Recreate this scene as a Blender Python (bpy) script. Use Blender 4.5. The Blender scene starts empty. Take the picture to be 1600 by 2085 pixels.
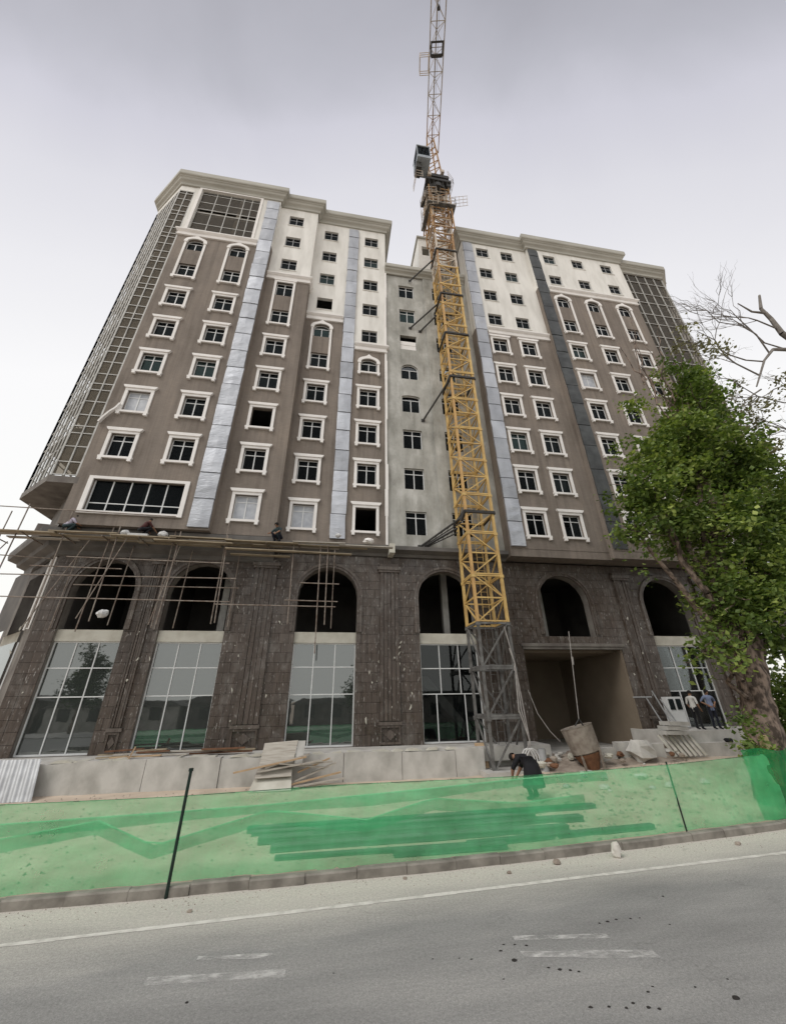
import bpy, math, random
from mathutils import Vector, Matrix, noise
random.seed(11)
R = random.random
def U(a, b): return a + (b - a) * R()
S = bpy.context.scene
COL = S.collection
PI = math.pi

# ------------------------------------------------------------------ camera
cam_d = bpy.data.cameras.new('camera'); cam = bpy.data.objects.new('camera', cam_d); COL.objects.link(cam)
cam_d.sensor_fit = 'HORIZONTAL'; cam_d.sensor_width = 36.0; cam_d.lens = 17.343
cam_d.clip_start = 0.1; cam_d.clip_end = 3000
cr, cu, cf = (0.98743725, -0.15746945, -0.01307877), (-0.05813472, -0.43901081, 0.89659905), (0.14692868, 0.88457497, 0.44265007)
cam.matrix_world = Matrix(((cr[0], cu[0], -cf[0], 0), (cr[1], cu[1], -cf[1], 0), (cr[2], cu[2], -cf[2], 3.1), (0, 0, 0, 1)))
S.camera = cam

# ------------------------------------------------------------------ sky, sun, exposure
w = bpy.data.worlds.new('World'); S.world = w; w.use_nodes = True
nt = w.node_tree; N = nt.nodes; L = nt.links
for n in list(N): N.remove(n)
SUN_EL, SUN_AZ = math.radians(50), math.radians(236)      # azimuth from +Y, clockwise
sky = N.new('ShaderNodeTexSky'); sky.sky_type = 'NISHITA'; sky.sun_disc = False
sky.sun_elevation = SUN_EL; sky.sun_rotation = SUN_AZ; sky.dust_density = 6; sky.air_density = 1.2
tc = N.new('ShaderNodeTexCoord'); sx = N.new('ShaderNodeSeparateXYZ'); L.new(tc.outputs['Generated'], sx.inputs[0])
cn = N.new('ShaderNodeTexNoise'); cn.inputs['Scale'].default_value = 2.6; cn.inputs['Detail'].default_value = 7; cn.inputs['Distortion'].default_value = .4; L.new(tc.outputs['Generated'], cn.inputs['Vector'])
# brightness falls off toward a broad band of thicker cloud overhead that lies along the street
def vm(op, a, b=None):
    n_ = N.new('ShaderNodeMath'); n_.operation = op
    for i_, v_ in enumerate((a, b)):
        if v_ is None: continue
        if isinstance(v_, (int, float)): n_.inputs[i_].default_value = v_
        else: L.new(v_, n_.inputs[i_])
    return n_.outputs[0]
al = math.radians(8)
hd = vm('ADD', vm('MULTIPLY', sx.outputs['X'], math.sin(al)), vm('MULTIPLY', sx.outputs['Y'], math.cos(al)))
sd2 = vm('SUBTRACT', vm('MULTIPLY', sx.outputs['X'], math.cos(al)), vm('MULTIPLY', sx.outputs['Y'], math.sin(al)))
ln_ = vm('SQRT', vm('ADD', vm('ADD', vm('POWER', sx.outputs['Z'], 2.0), vm('POWER', hd, 2.0)), vm('MULTIPLY', vm('POWER', sd2, 2.0), .08)))
q0 = vm('DIVIDE', sx.outputs['Z'], ln_)
mb_ = N.new('ShaderNodeMath'); mb_.operation = 'MULTIPLY_ADD'; L.new(cn.outputs[0], mb_.inputs[0]); mb_.inputs[1].default_value = .055; L.new(vm('SUBTRACT', q0, .0295), mb_.inputs[2])
ramp = N.new('ShaderNodeValToRGB'); L.new(mb_.outputs[0], ramp.inputs[0])
cr_ = ramp.color_ramp
stops = [(0.0, (1.0, .99, .94)), (.40, (1.0, 1.0, .98)), (.70, (.97, .965, .97)), (.84, (.85, .845, .875)), (.91, (.74, .735, .785)), (.945, (.635, .63, .70)), (.965, (.50, .50, .555)), (.985, (.41, .41, .455)), (1.0, (.385, .385, .425))]
cr_.elements[0].position = stops[0][0]; cr_.elements[0].color = (*stops[0][1], 1)
cr_.elements[1].position = stops[-1][0]; cr_.elements[1].color = (*stops[-1][1], 1)
for p_, c_ in stops[1:-1]:
    e_ = cr_.elements.new(p_); e_.color = (*c_, 1)
sc_ = N.new('ShaderNodeVectorMath'); sc_.operation = 'SCALE'; L.new(ramp.outputs[0], sc_.inputs[0]); sc_.inputs['Scale'].default_value = 10.4
mx = N.new('ShaderNodeMix'); mx.data_type = 'RGBA'; mx.inputs['Factor'].default_value = 0.94
L.new(sky.outputs[0], mx.inputs['A']); L.new(sc_.outputs[0], mx.inputs['B'])
bg = N.new('ShaderNodeBackground'); bg.inputs['Strength'].default_value = 0.1; L.new(mx.outputs['Result'], bg.inputs[0])
wo = N.new('ShaderNodeOutputWorld'); L.new(bg.outputs[0], wo.inputs[0])

sd = bpy.data.lights.new('sun', 'SUN'); sd.energy = 1.5; sd.angle = math.radians(24); sd.color = (1.0, .965, .91)
sun = bpy.data.objects.new('sun', sd); COL.objects.link(sun)
sdir = Vector((math.sin(SUN_AZ) * math.cos(SUN_EL), math.cos(SUN_AZ) * math.cos(SUN_EL), math.sin(SUN_EL)))
sun.rotation_euler = sdir.to_track_quat('Z', 'Y').to_euler(); sun.location = sdir * 90

S.view_settings.view_transform = 'Standard'; S.view_settings.look = 'None'
S.view_settings.exposure = 0.0; S.view_settings.gamma = 1.0; S.view_settings.use_curve_mapping = False
S.render.engine = 'CYCLES'; S.cycles.use_denoising = True
S.cycles.max_bounces = 7; S.cycles.transparent_max_bounces = 24; S.cycles.caustics_reflective = False; S.cycles.caustics_refractive = False

# ------------------------------------------------------------------ materials
MATS = {}
def nodes(name):
    m = bpy.data.materials.new(name); m.use_nodes = True
    t = m.node_tree
    b = t.nodes['Principled BSDF']
    MATS[name] = m
    return m, t, t.nodes, t.links, b
def pos(t, scale=(1, 1, 1), rot=(0, 0, 0)):
    g = t.nodes.new('ShaderNodeNewGeometry'); mp = t.nodes.new('ShaderNodeMapping'); mp.inputs['Scale'].default_value = scale; mp.inputs['Rotation'].default_value = rot
    t.links.new(g.outputs['Position'], mp.inputs[0]); return mp.outputs[0]
def tex_noise(t, vec, scale, detail=4, rough=.55):
    n = t.nodes.new('ShaderNodeTexNoise'); n.inputs['Scale'].default_value = scale; n.inputs['Detail'].default_value = detail; n.inputs['Roughness'].default_value = rough
    t.links.new(vec, n.inputs['Vector']); return n.outputs[0]
def ramp_of(t, fac, stops):
    r = t.nodes.new('ShaderNodeValToRGB'); t.links.new(fac, r.inputs[0]); e = r.color_ramp.elements
    e[0].position, e[0].color = stops[0][0], (*stops[0][1], 1); e[1].position, e[1].color = stops[-1][0], (*stops[-1][1], 1)
    for p, c in stops[1:-1]:
        x = e.new(p); x.color = (*c, 1)
    return r.outputs[0]
def mixc(t, fac, a, b, mode='MIX'):
    m = t.nodes.new('ShaderNodeMix'); m.data_type = 'RGBA'; m.blend_type = mode
    for sock, v in (('Factor', fac), ('A', a), ('B', b)):
        if isinstance(v, (int, float)): m.inputs[sock].default_value = v
        elif isinstance(v, tuple): m.inputs[sock].default_value = (*v, 1)
        else: t.links.new(v, m.inputs[sock])
    return m.outputs['Result']
def bump(t, b, h, strength=.4, dist=.02):
    n = t.nodes.new('ShaderNodeBump'); n.inputs['Strength'].default_value = strength; n.inputs['Distance'].default_value = dist
    t.links.new(h, n.inputs['Height']); t.links.new(n.outputs[0], b.inputs['Normal'])
def mat(name, col, col2=None, rough=.8, vs=1.5, bs=30, bstr=.25, metal=0.0, spec=.3, stretch=(1, 1, 1), lo=.35, hi=.65):
    """a plain surface: two close tones mixed by a noise, plus fine relief"""
    m, t, n, l, b = nodes(name)
    col2 = col2 or tuple(c * .78 for c in col)
    f = tex_noise(t, pos(t, stretch), vs, 6)
    l.new(ramp_of(t, f, [(lo, col2), (hi, col)]), b.inputs['Base Color'])
    b.inputs['Roughness'].default_value = rough; b.inputs['Metallic'].default_value = metal; b.inputs['Specular IOR Level'].default_value = spec
    if bstr: bump(t, b, tex_noise(t, pos(t), bs, 5), bstr, .015)
    return m

# brown facade: thin brick-like courses with blotches
m, t, n, l, b = nodes('brown_render')
p = pos(t, (1, 1, 1), (math.radians(90), 0, 0))
br = n.new('ShaderNodeTexBrick'); br.inputs['Scale'].default_value = 1.0; br.inputs['Brick Width'].default_value = .26; br.inputs['Row Height'].default_value = .075; br.inputs['Mortar Size'].default_value = .007; br.inputs['Mortar Smooth'].default_value = .3
br.inputs['Color1'].default_value = (.232, .200, .172, 1); br.inputs['Color2'].default_value = (.215, .184, .158, 1); br.inputs['Mortar'].default_value = (.185, .158, .137, 1)
l.new(p, br.inputs['Vector'])
f = tex_noise(t, pos(t, (1, 1, .5)), .55, 8, .62); g = tex_noise(t, pos(t, (3.2, 3.2, .16)), 1.1, 6, .6)
c1 = mixc(t, 1.0, br.outputs['Color'], ramp_of(t, f, [(.3, (.78, .77, .76)), (.5, (1, 1, 1)), (.7, (1.17, 1.15, 1.12))]), 'MULTIPLY')
c1 = mixc(t, 1.0, c1, ramp_of(t, g, [(.32, (.80, .79, .78)), (.5, (1, 1, 1)), (.72, (1.14, 1.13, 1.12))]), 'MULTIPLY')
l.new(c1, b.inputs['Base Color']); b.inputs['Roughness'].default_value = .85; b.inputs['Specular IOR Level'].default_value = .2
bump(t, b, br.outputs['Fac'], .35, -.01)

mat('white_plaster', (.78, .765, .725), (.58, .565, .525), vs=.9, bs=22, stretch=(1.6, 1.6, .35), lo=.25, hi=.6)
mat('trim_white', (.84, .815, .79), (.75, .725, .70), vs=1.2, bs=40, bstr=.1)
mat('cornice_paint', (.46, .45, .405), (.36, .35, .31), vs=.8, bs=20, stretch=(.4, 1, 2))
# raw centre render: greenish grey patches with vertical wash marks
m, t, n, l, b = nodes('raw_render')
f = tex_noise(t, pos(t, (1, 1, .55)), .8, 10, .68); g = tex_noise(t, pos(t, (1.6, 1.6, .22)), 1.0, 6, .6)
c1 = ramp_of(t, f, [(.36, (.19, .186, .165)), (.47, (.335, .33, .30)), (.54, (.40, .395, .365)), (.64, (.58, .575, .545))])
l.new(mixc(t, .4, c1, ramp_of(t, g, [(.36, (.23, .226, .20)), (.64, (.50, .495, .465))])), b.inputs['Base Color']); b.inputs['Roughness'].default_value = .92
bump(t, b, f, .3, .03)
# foil-faced insulation
m, t, n, l, b = nodes('foil')
f = tex_noise(t, pos(t, (1.2, 1.2, .5)), 1.4, 5, .5); at = n.new('ShaderNodeObjectInfo')
c1 = ramp_of(t, f, [(.3, (.40, .415, .45)), (.5, (.47, .49, .53)), (.7, (.54, .56, .60))])
l.new(mixc(t, 1.0, c1, ramp_of(t, at.outputs['Random'], [(0, (.74, .74, .74)), (1, (1.1, 1.1, 1.1))]), 'MULTIPLY'), b.inputs['Base Color'])
b.inputs['Roughness'].default_value = .45; b.inputs['Metallic'].default_value = .35
bump(t, b, tex_noise(t, pos(t, (1, 1, 3)), 4, 5), .5, .05)
mat('dark_foil', (.085, .09, .09), (.05, .053, .054), rough=.5, vs=1.5, bs=6, bstr=.4, metal=.2)
# dark stone cladding: each tile its own tone (attribute), vertical streaks and pale marks
m, t, n, l, b = nodes('dark_stone')
at = n.new('ShaderNodeAttribute'); at.attribute_name = 'rnd'
base = ramp_of(t, at.outputs['Fac'], [(0, (.052, .038, .030)), (.45, (.072, .054, .043)), (.8, (.098, .077, .064)), (1, (.145, .124, .108))])
f = tex_noise(t, pos(t, (9, 9, .5)), 1.3, 6, .6); g = tex_noise(t, pos(t, (1.5, 1.5, .8)), 1.3, 9, .68)
c1 = mixc(t, 1.0, base, ramp_of(t, f, [(.3, (.6, .58, .55)), (.55, (1, 1, 1)), (.75, (1.5, 1.48, 1.45))]), 'MULTIPLY')
c1 = mixc(t, ramp_of(t, g, [(.52, (0, 0, 0)), (.75, (.6, .6, .6))]), c1, (.215, .20, .185))
l.new(mixc(t, ramp_of(t, tex_noise(t, pos(t, (6, 6, 1.6)), 2.6, 4), [(.62, (0, 0, 0)), (.70, (.75, .75, .75))]), c1, (.38, .36, .34)), b.inputs['Base Color'])
l.new(ramp_of(t, tex_noise(t, pos(t), 2.3, 5), [(.35, (.25, .25, .25)), (.65, (.6, .6, .6))]), b.inputs['Roughness']); b.inputs['Specular IOR Level'].default_value = .5
bump(t, b, tex_noise(t, pos(t), 26, 5), .12, .01)
mat('mortar', (.066, .050, .040), vs=3)
mat('grey_stone', (.21, .195, .175), (.12, .105, .095), vs=1.4, stretch=(1, 1, .6))
mat('concrete', (.53, .515, .485), (.34, .33, .305), vs=1.3, bs=14, stretch=(1, 1, .8), lo=.3, hi=.62)
mat('concrete_pale', (.56, .545, .48), (.44, .42, .36), vs=1.6, bs=14)
mat('concrete_dark', (.16, .15, .14), (.10, .095, .09), vs=.9)
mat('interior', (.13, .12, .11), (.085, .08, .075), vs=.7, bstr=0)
mat('garage_wall', (.225, .185, .14), (.17, .135, .10), vs=.4, bstr=0)
mat('frame_white', (.66, .67, .67), (.60, .61, .61), rough=.45, vs=3, bstr=0, spec=.5)
mat('frame_grey', (.30, .305, .31), (.23, .235, .24), rough=.45, vs=3, bstr=0, spec=.5)
mat('bay_mullion', (.52, .515, .49), (.34, .335, .315), rough=.5, vs=2, bstr=0)
def glass(name, refl, tint, rough=.02, body=(.02, .025, .027), bodyfac=.3, wav=.0):
    """window glass: weak mirror over tinted see-through with a little grime"""
    m, t, n, l, b = nodes(name)
    n.remove(b); out = n['Material Output']
    tr = n.new('ShaderNodeBsdfTransparent'); tr.inputs[0].default_value = (*tint, 1)
    df = n.new('ShaderNodeBsdfDiffuse'); df.inputs[0].default_value = (*body, 1)
    a = n.new('ShaderNodeMixShader'); a.inputs[0].default_value = bodyfac; l.new(tr.outputs[0], a.inputs[1]); l.new(df.outputs[0], a.inputs[2])
    gl = n.new('ShaderNodeBsdfGlossy'); gl.inputs['Roughness'].default_value = rough; gl.inputs[0].default_value = (.92, .95, .95, 1)
    fr = n.new('ShaderNodeFresnel'); fr.inputs[0].default_value = 1.45
    mm = n.new('ShaderNodeMath'); mm.operation = 'MULTIPLY_ADD'; l.new(fr.outputs[0], mm.inputs[0]); mm.inputs[1].default_value = refl[1]; mm.inputs[2].default_value = refl[0]; mm.use_clamp = True
    if wav:
        bp_ = n.new('ShaderNodeBump'); bp_.inputs['Strength'].default_value = wav; bp_.inputs['Distance'].default_value = .02
        l.new(tex_noise(t, pos(t), 1.2, 2), bp_.inputs['Height']); l.new(bp_.outputs[0], gl.inputs['Normal'])
    o = n.new('ShaderNodeMixShader'); l.new(mm.outputs[0], o.inputs[0]); l.new(a.outputs[0], o.inputs[1]); l.new(gl.outputs[0], o.inputs[2])
    l.new(o.outputs[0], out.inputs[0]); return m
glass('glass_upper', (.0, .10), (.5, .55, .55), bodyfac=.4, body=(.010, .012, .014))
glass('glass_teal', (.0, .32), (.4, .52, .5), bodyfac=.45, body=(.02, .032, .032))
glass('glass_bay', (.0, .16), (.7, .66, .6), bodyfac=.3, body=(.11, .095, .075))
glass('glass_shop', (.165, .9), (.3, .33, .34), bodyfac=.5, body=(.075, .085, .08), wav=.06)
glass('glass_clear', (.02, .6), (.6, .62, .62), bodyfac=.1)
mat('film', (.50, .52, .55), (.36, .38, .42), rough=.35, vs=2.5, bs=6, bstr=.3)
mat('crane_yellow', (.64, .45, .17), (.48, .31, .12), rough=.5, vs=2.2, bstr=.05, spec=.4)
mat('crane_orange', (.60, .38, .15), (.48, .29, .12), rough=.5, vs=2, bstr=.05)
mat('crane_rust', (.47, .31, .155), (.27, .15, .08), rough=.7, vs=3, bstr=.1)
mat('crane_pale', (.62, .56, .48), (.46, .38, .30), rough=.5, vs=2.5, bstr=.05)
mat('crane_grey', (.18, .178, .172), (.085, .08, .076), rough=.6, vs=3, bstr=.1)
mat('crane_jib', (.46, .42, .36), (.34, .29, .24), rough=.5, vs=3, bstr=0)
mat('steel_dark', (.05, .048, .046), (.035, .033, .03), rough=.6, vs=3, bstr=.1)
mat('cab_paint', (.33, .37, .40), (.27, .30, .33), rough=.4, vs=3, bstr=0)
mat('scaffold_steel', (.30, .265, .23), (.17, .125, .10), rough=.65, vs=4, bstr=.1, metal=.2)
mat('plank', (.37, .31, .225), (.22, .18, .125), rough=.9, vs=3, bs=30, stretch=(.6, 6, 6))
mat('plank_grey', (.46, .43, .38), (.32, .29, .25), rough=.9, vs=3, bs=30, stretch=(.6, 6, 6))
mat('timber_fresh', (.50, .37, .24), (.38, .26, .16), rough=.9, vs=3, stretch=(.6, 6, 6))
mat('sheet_metal', (.42, .43, .44), (.31, .315, .32), rough=.5, vs=2, metal=.35, bstr=.1)
mat('bag_white', (.62, .62, .61), (.48, .48, .48), vs=6, bs=12)
mat('bucket_steel', (.27, .24, .205), (.17, .14, .115), rough=.75, vs=4)
mat('rust', (.20, .10, .055), (.12, .06, .035), rough=.85, vs=6)
mat('beam_steel', (.15, .155, .15), (.10, .10, .095), rough=.6, vs=2)
mat('earth', (.60, .50, .40), (.45, .37, .29), vs=.9, bs=9, bstr=.6)
mat('rubble', (.36, .31, .26), (.21, .17, .14), vs=2, bs=12, bstr=.6)
mat('pale_stone', (.62, .59, .54), (.47, .44, .39), vs=4, bs=16)
mat('post_green', (.012, .03, .022), (.008, .018, .014), rough=.5, vs=5)
mat('hose', (.35, .33, .31), (.25, .23, .22), rough=.6, vs=5)
# road: dusty asphalt, paler and sandier toward the kerb
m, t, n, l, b = nodes('asphalt')
f = tex_noise(t, pos(t, (.25, 1, 1), (0, 0, -.05)), .9, 8, .62); g = tex_noise(t, pos(t), 60, 4, .7); h = tex_noise(t, pos(t), 9, 6)
base = ramp_of(t, f, [(.28, (.205, .203, .195)), (.5, (.262, .259, .248)), (.72, (.335, .328, .31))])
gm = n.new('ShaderNodeNewGeometry'); sp_ = n.new('ShaderNodeSeparateXYZ'); l.new(gm.outputs['Position'], sp_.inputs[0])
mk = n.new('ShaderNodeMath'); mk.operation = 'MULTIPLY_ADD'; l.new(sp_.outputs['X'], mk.inputs[0]); mk.inputs[1].default_value = -.055; l.new(sp_.outputs['Y'], mk.inputs[2])
mj = n.new('ShaderNodeMath'); mj.operation = 'MULTIPLY_ADD'; l.new(f, mj.inputs[0]); mj.inputs[1].default_value = 1.4; l.new(mk.outputs[0], mj.inputs[2])
mr = n.new('ShaderNodeMapRange'); mr.inputs['From Min'].default_value = 8.35; mr.inputs['From Max'].default_value = 10.0; l.new(mj.outputs[0], mr.inputs['Value'])
c1 = mixc(t, mr.outputs[0], base, (.53, .50, .445))
c1 = mixc(t, 1.0, c1, ramp_of(t, g, [(.32, (.74, .74, .74)), (.5, (1, 1, 1)), (.68, (1.26, 1.25, 1.24))]), 'MULTIPLY')
c1 = mixc(t, 1.0, c1, ramp_of(t, tex_noise(t, pos(t), 24, 3, .7), [(.3, (.82, .82, .82)), (.7, (1.17, 1.17, 1.17))]), 'MULTIPLY')
vo = n.new('ShaderNodeTexVoronoi'); vo.feature = 'DISTANCE_TO_EDGE'; vo.inputs['Scale'].default_value = .55
wv_ = n.new('ShaderNodeVectorMath'); wv_.operation = 'MULTIPLY_ADD'; nn_ = n.new('ShaderNodeTexNoise'); nn_.inputs['Scale'].default_value = 2.2; nn_.inputs['Detail'].default_value = 6; l.new(pos(t), nn_.inputs['Vector']); l.new(nn_.outputs['Color'], wv_.inputs[0]); wv_.inputs[1].default_value = (.9, .9, .9); l.new(pos(t), wv_.inputs[2]); l.new(wv_.outputs[0], vo.inputs['Vector'])
ck = ramp_of(t, vo.outputs['Distance'], [(0, (1, 1, 1)), (.011, (0, 0, 0))]); cm = mixc(t, 1.0, ck, ramp_of(t, tex_noise(t, pos(t), .7, 3), [(.53, (0, 0, 0)), (.64, (.3, .3, .3))]), 'MULTIPLY')
c1 = mixc(t, cm, c1, (.09, .086, .08))
l.new(mixc(t, ramp_of(t, h, [(.66, (0, 0, 0)), (.75, (.35, .35, .35))]), c1, (.38, .365, .335)), b.inputs['Base Color'])
b.inputs['Roughness'].default_value = .9; b.inputs['Specular IOR Level'].default_value = .25; bump(t, b, g, .5, .006)
mat('road_paint', (.66, .635, .585), (.46, .44, .40), vs=5, bs=40, lo=.3, hi=.6)
mat('road_paint_worn', (.68, .67, .64), (.50, .49, .47), vs=7, bs=40, lo=.4, hi=.7)
m = MATS['road_paint_worn']; t = m.node_tree; n, l = t.nodes, t.links; tr = n.new('ShaderNodeBsdfTransparent'); mxs = n.new('ShaderNodeMixShader')
fr = n.new('ShaderNodeMapRange'); l.new(tex_noise(t, pos(t, (1, 2.5, 1)), 3.5, 8, .7), fr.inputs['Value']); fr.inputs['From Min'].default_value = .36; fr.inputs['From Max'].default_value = .62; fr.inputs['To Max'].default_value = .85
l.new(fr.outputs[0], mxs.inputs[0]); l.new(tr.outputs[0], mxs.inputs[1]); l.new(n['Principled BSDF'].outputs[0], mxs.inputs[2]); l.new(mxs.outputs[0], n['Material Output'].inputs[0])
mat('kerb_stone', (.30, .275, .24), (.16, .145, .125), vs=2.5, bs=18, bstr=.4)
mat('clod', (.035, .031, .028), (.02, .018, .016), vs=20)
# netting: open weave, half see-through
def net(name, col, fac_lo, fac_hi):
    m, t, n, l, b = nodes(name); n.remove(b); out = n['Material Output']
    tr = n.new('ShaderNodeBsdfTransparent')
    df = n.new('ShaderNodeBsdfDiffuse'); tl = n.new('ShaderNodeBsdfTranslucent')
    cc = ramp_of(t, tex_noise(t, pos(t, (1, 1, 2)), 1.3, 5), [(.3, tuple(c * .8 for c in col)), (.7, tuple(min(1, c * 1.15) for c in col))])
    l.new(cc, df.inputs[0]); l.new(cc, tl.inputs[0])
    a = n.new('ShaderNodeMixShader'); a.inputs[0].default_value = .38; l.new(df.outputs[0], a.inputs[1]); l.new(tl.outputs[0], a.inputs[2])
    o = n.new('ShaderNodeMixShader')
    fr = n.new('ShaderNodeMapRange'); l.new(mixc(t, .5, tex_noise(t, pos(t, (.5, 1, 1.6), (0, .35, 0)), 1.6, 7, .65), tex_noise(t, pos(t, (2.2, 1, .5), (0, -.3, 0)), 2.2, 6, .6)), fr.inputs['Value']); fr.inputs['From Min'].default_value = .38; fr.inputs['From Max'].default_value = .62; fr.inputs['To Min'].default_value = fac_lo; fr.inputs['To Max'].default_value = fac_hi
    l.new(fr.outputs[0], o.inputs[0]); l.new(tr.outputs[0], o.inputs[1]); l.new(a.outputs[0], o.inputs[2]); l.new(o.outputs[0], out.inputs[0])
net('net_green', (.21, .96, .40), .41, .50)
net('net_band', (.02, .30, .14), .50, .62)
net('net_dense', (.035, .32, .11), .62, .8)
mat('net_cord', (.38, .74, .46), (.3, .62, .38), vs=4, bstr=0)
# leaves
def leafmat(name, a, b_, c_):
    m, t, n, l, b = nodes(name)
    at = n.new('ShaderNodeAttribute'); at.attribute_name = 'rnd'
    cc = ramp_of(t, at.outputs['Fac'], [(0, a), (.55, b_), (1, c_)])
    l.new(cc, b.inputs['Base Color']); b.inputs['Roughness'].default_value = .55; b.inputs['Specular IOR Level'].default_value = .3
    tl = n.new('ShaderNodeBsdfTranslucent'); l.new(mixc(t, 1.0, cc, (1.3, 1.4, .7), 'MULTIPLY'), tl.inputs[0])
    o = n.new('ShaderNodeMixShader'); o.inputs[0].default_value = .32; l.new(b.outputs[0], o.inputs[1]); l.new(tl.outputs[0], o.inputs[2]); l.new(o.outputs[0], n['Material Output'].inputs[0])
leafmat('leaf', (.045, .08, .02), (.14, .20, .048), (.38, .44, .13))
leafmat('leaf_dark', (.02, .04, .014), (.035, .065, .02), (.06, .09, .03))
leafmat('leaf_dry', (.14, .13, .075), (.20, .19, .12), (.28, .26, .18))
mat('bark', (.26, .195, .155), (.06, .044, .034), vs=5.0, bs=12, bstr=1.0, stretch=(1.2, 1.2, .7), lo=.42, hi=.6)
mat('bark_scar', (.55, .44, .25), (.42, .32, .18), vs=4)
mat('bark_grey', (.24, .22, .20), (.15, .135, .12), vs=3)
for nm, c in (('cloth_black', (.012, .012, .015)), ('cloth_white', (.62, .61, .58)), ('cloth_blue', (.20, .24, .36)), ('cloth_red', (.07, .022, .02)), ('cloth_navy', (.014, .016, .028)), ('skin', (.30, .17, .11)), ('hair', (.012, .01, .009)), ('cloth_lilac', (.46, .42, .50)), ('cloth_teal', (.03, .05, .055)), ('board_orange', (.45, .25, .07)), ('label_blue', (.1, .2, .38))):
    mat(nm, c, vs=8, bs=30, bstr=.15)

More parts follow.
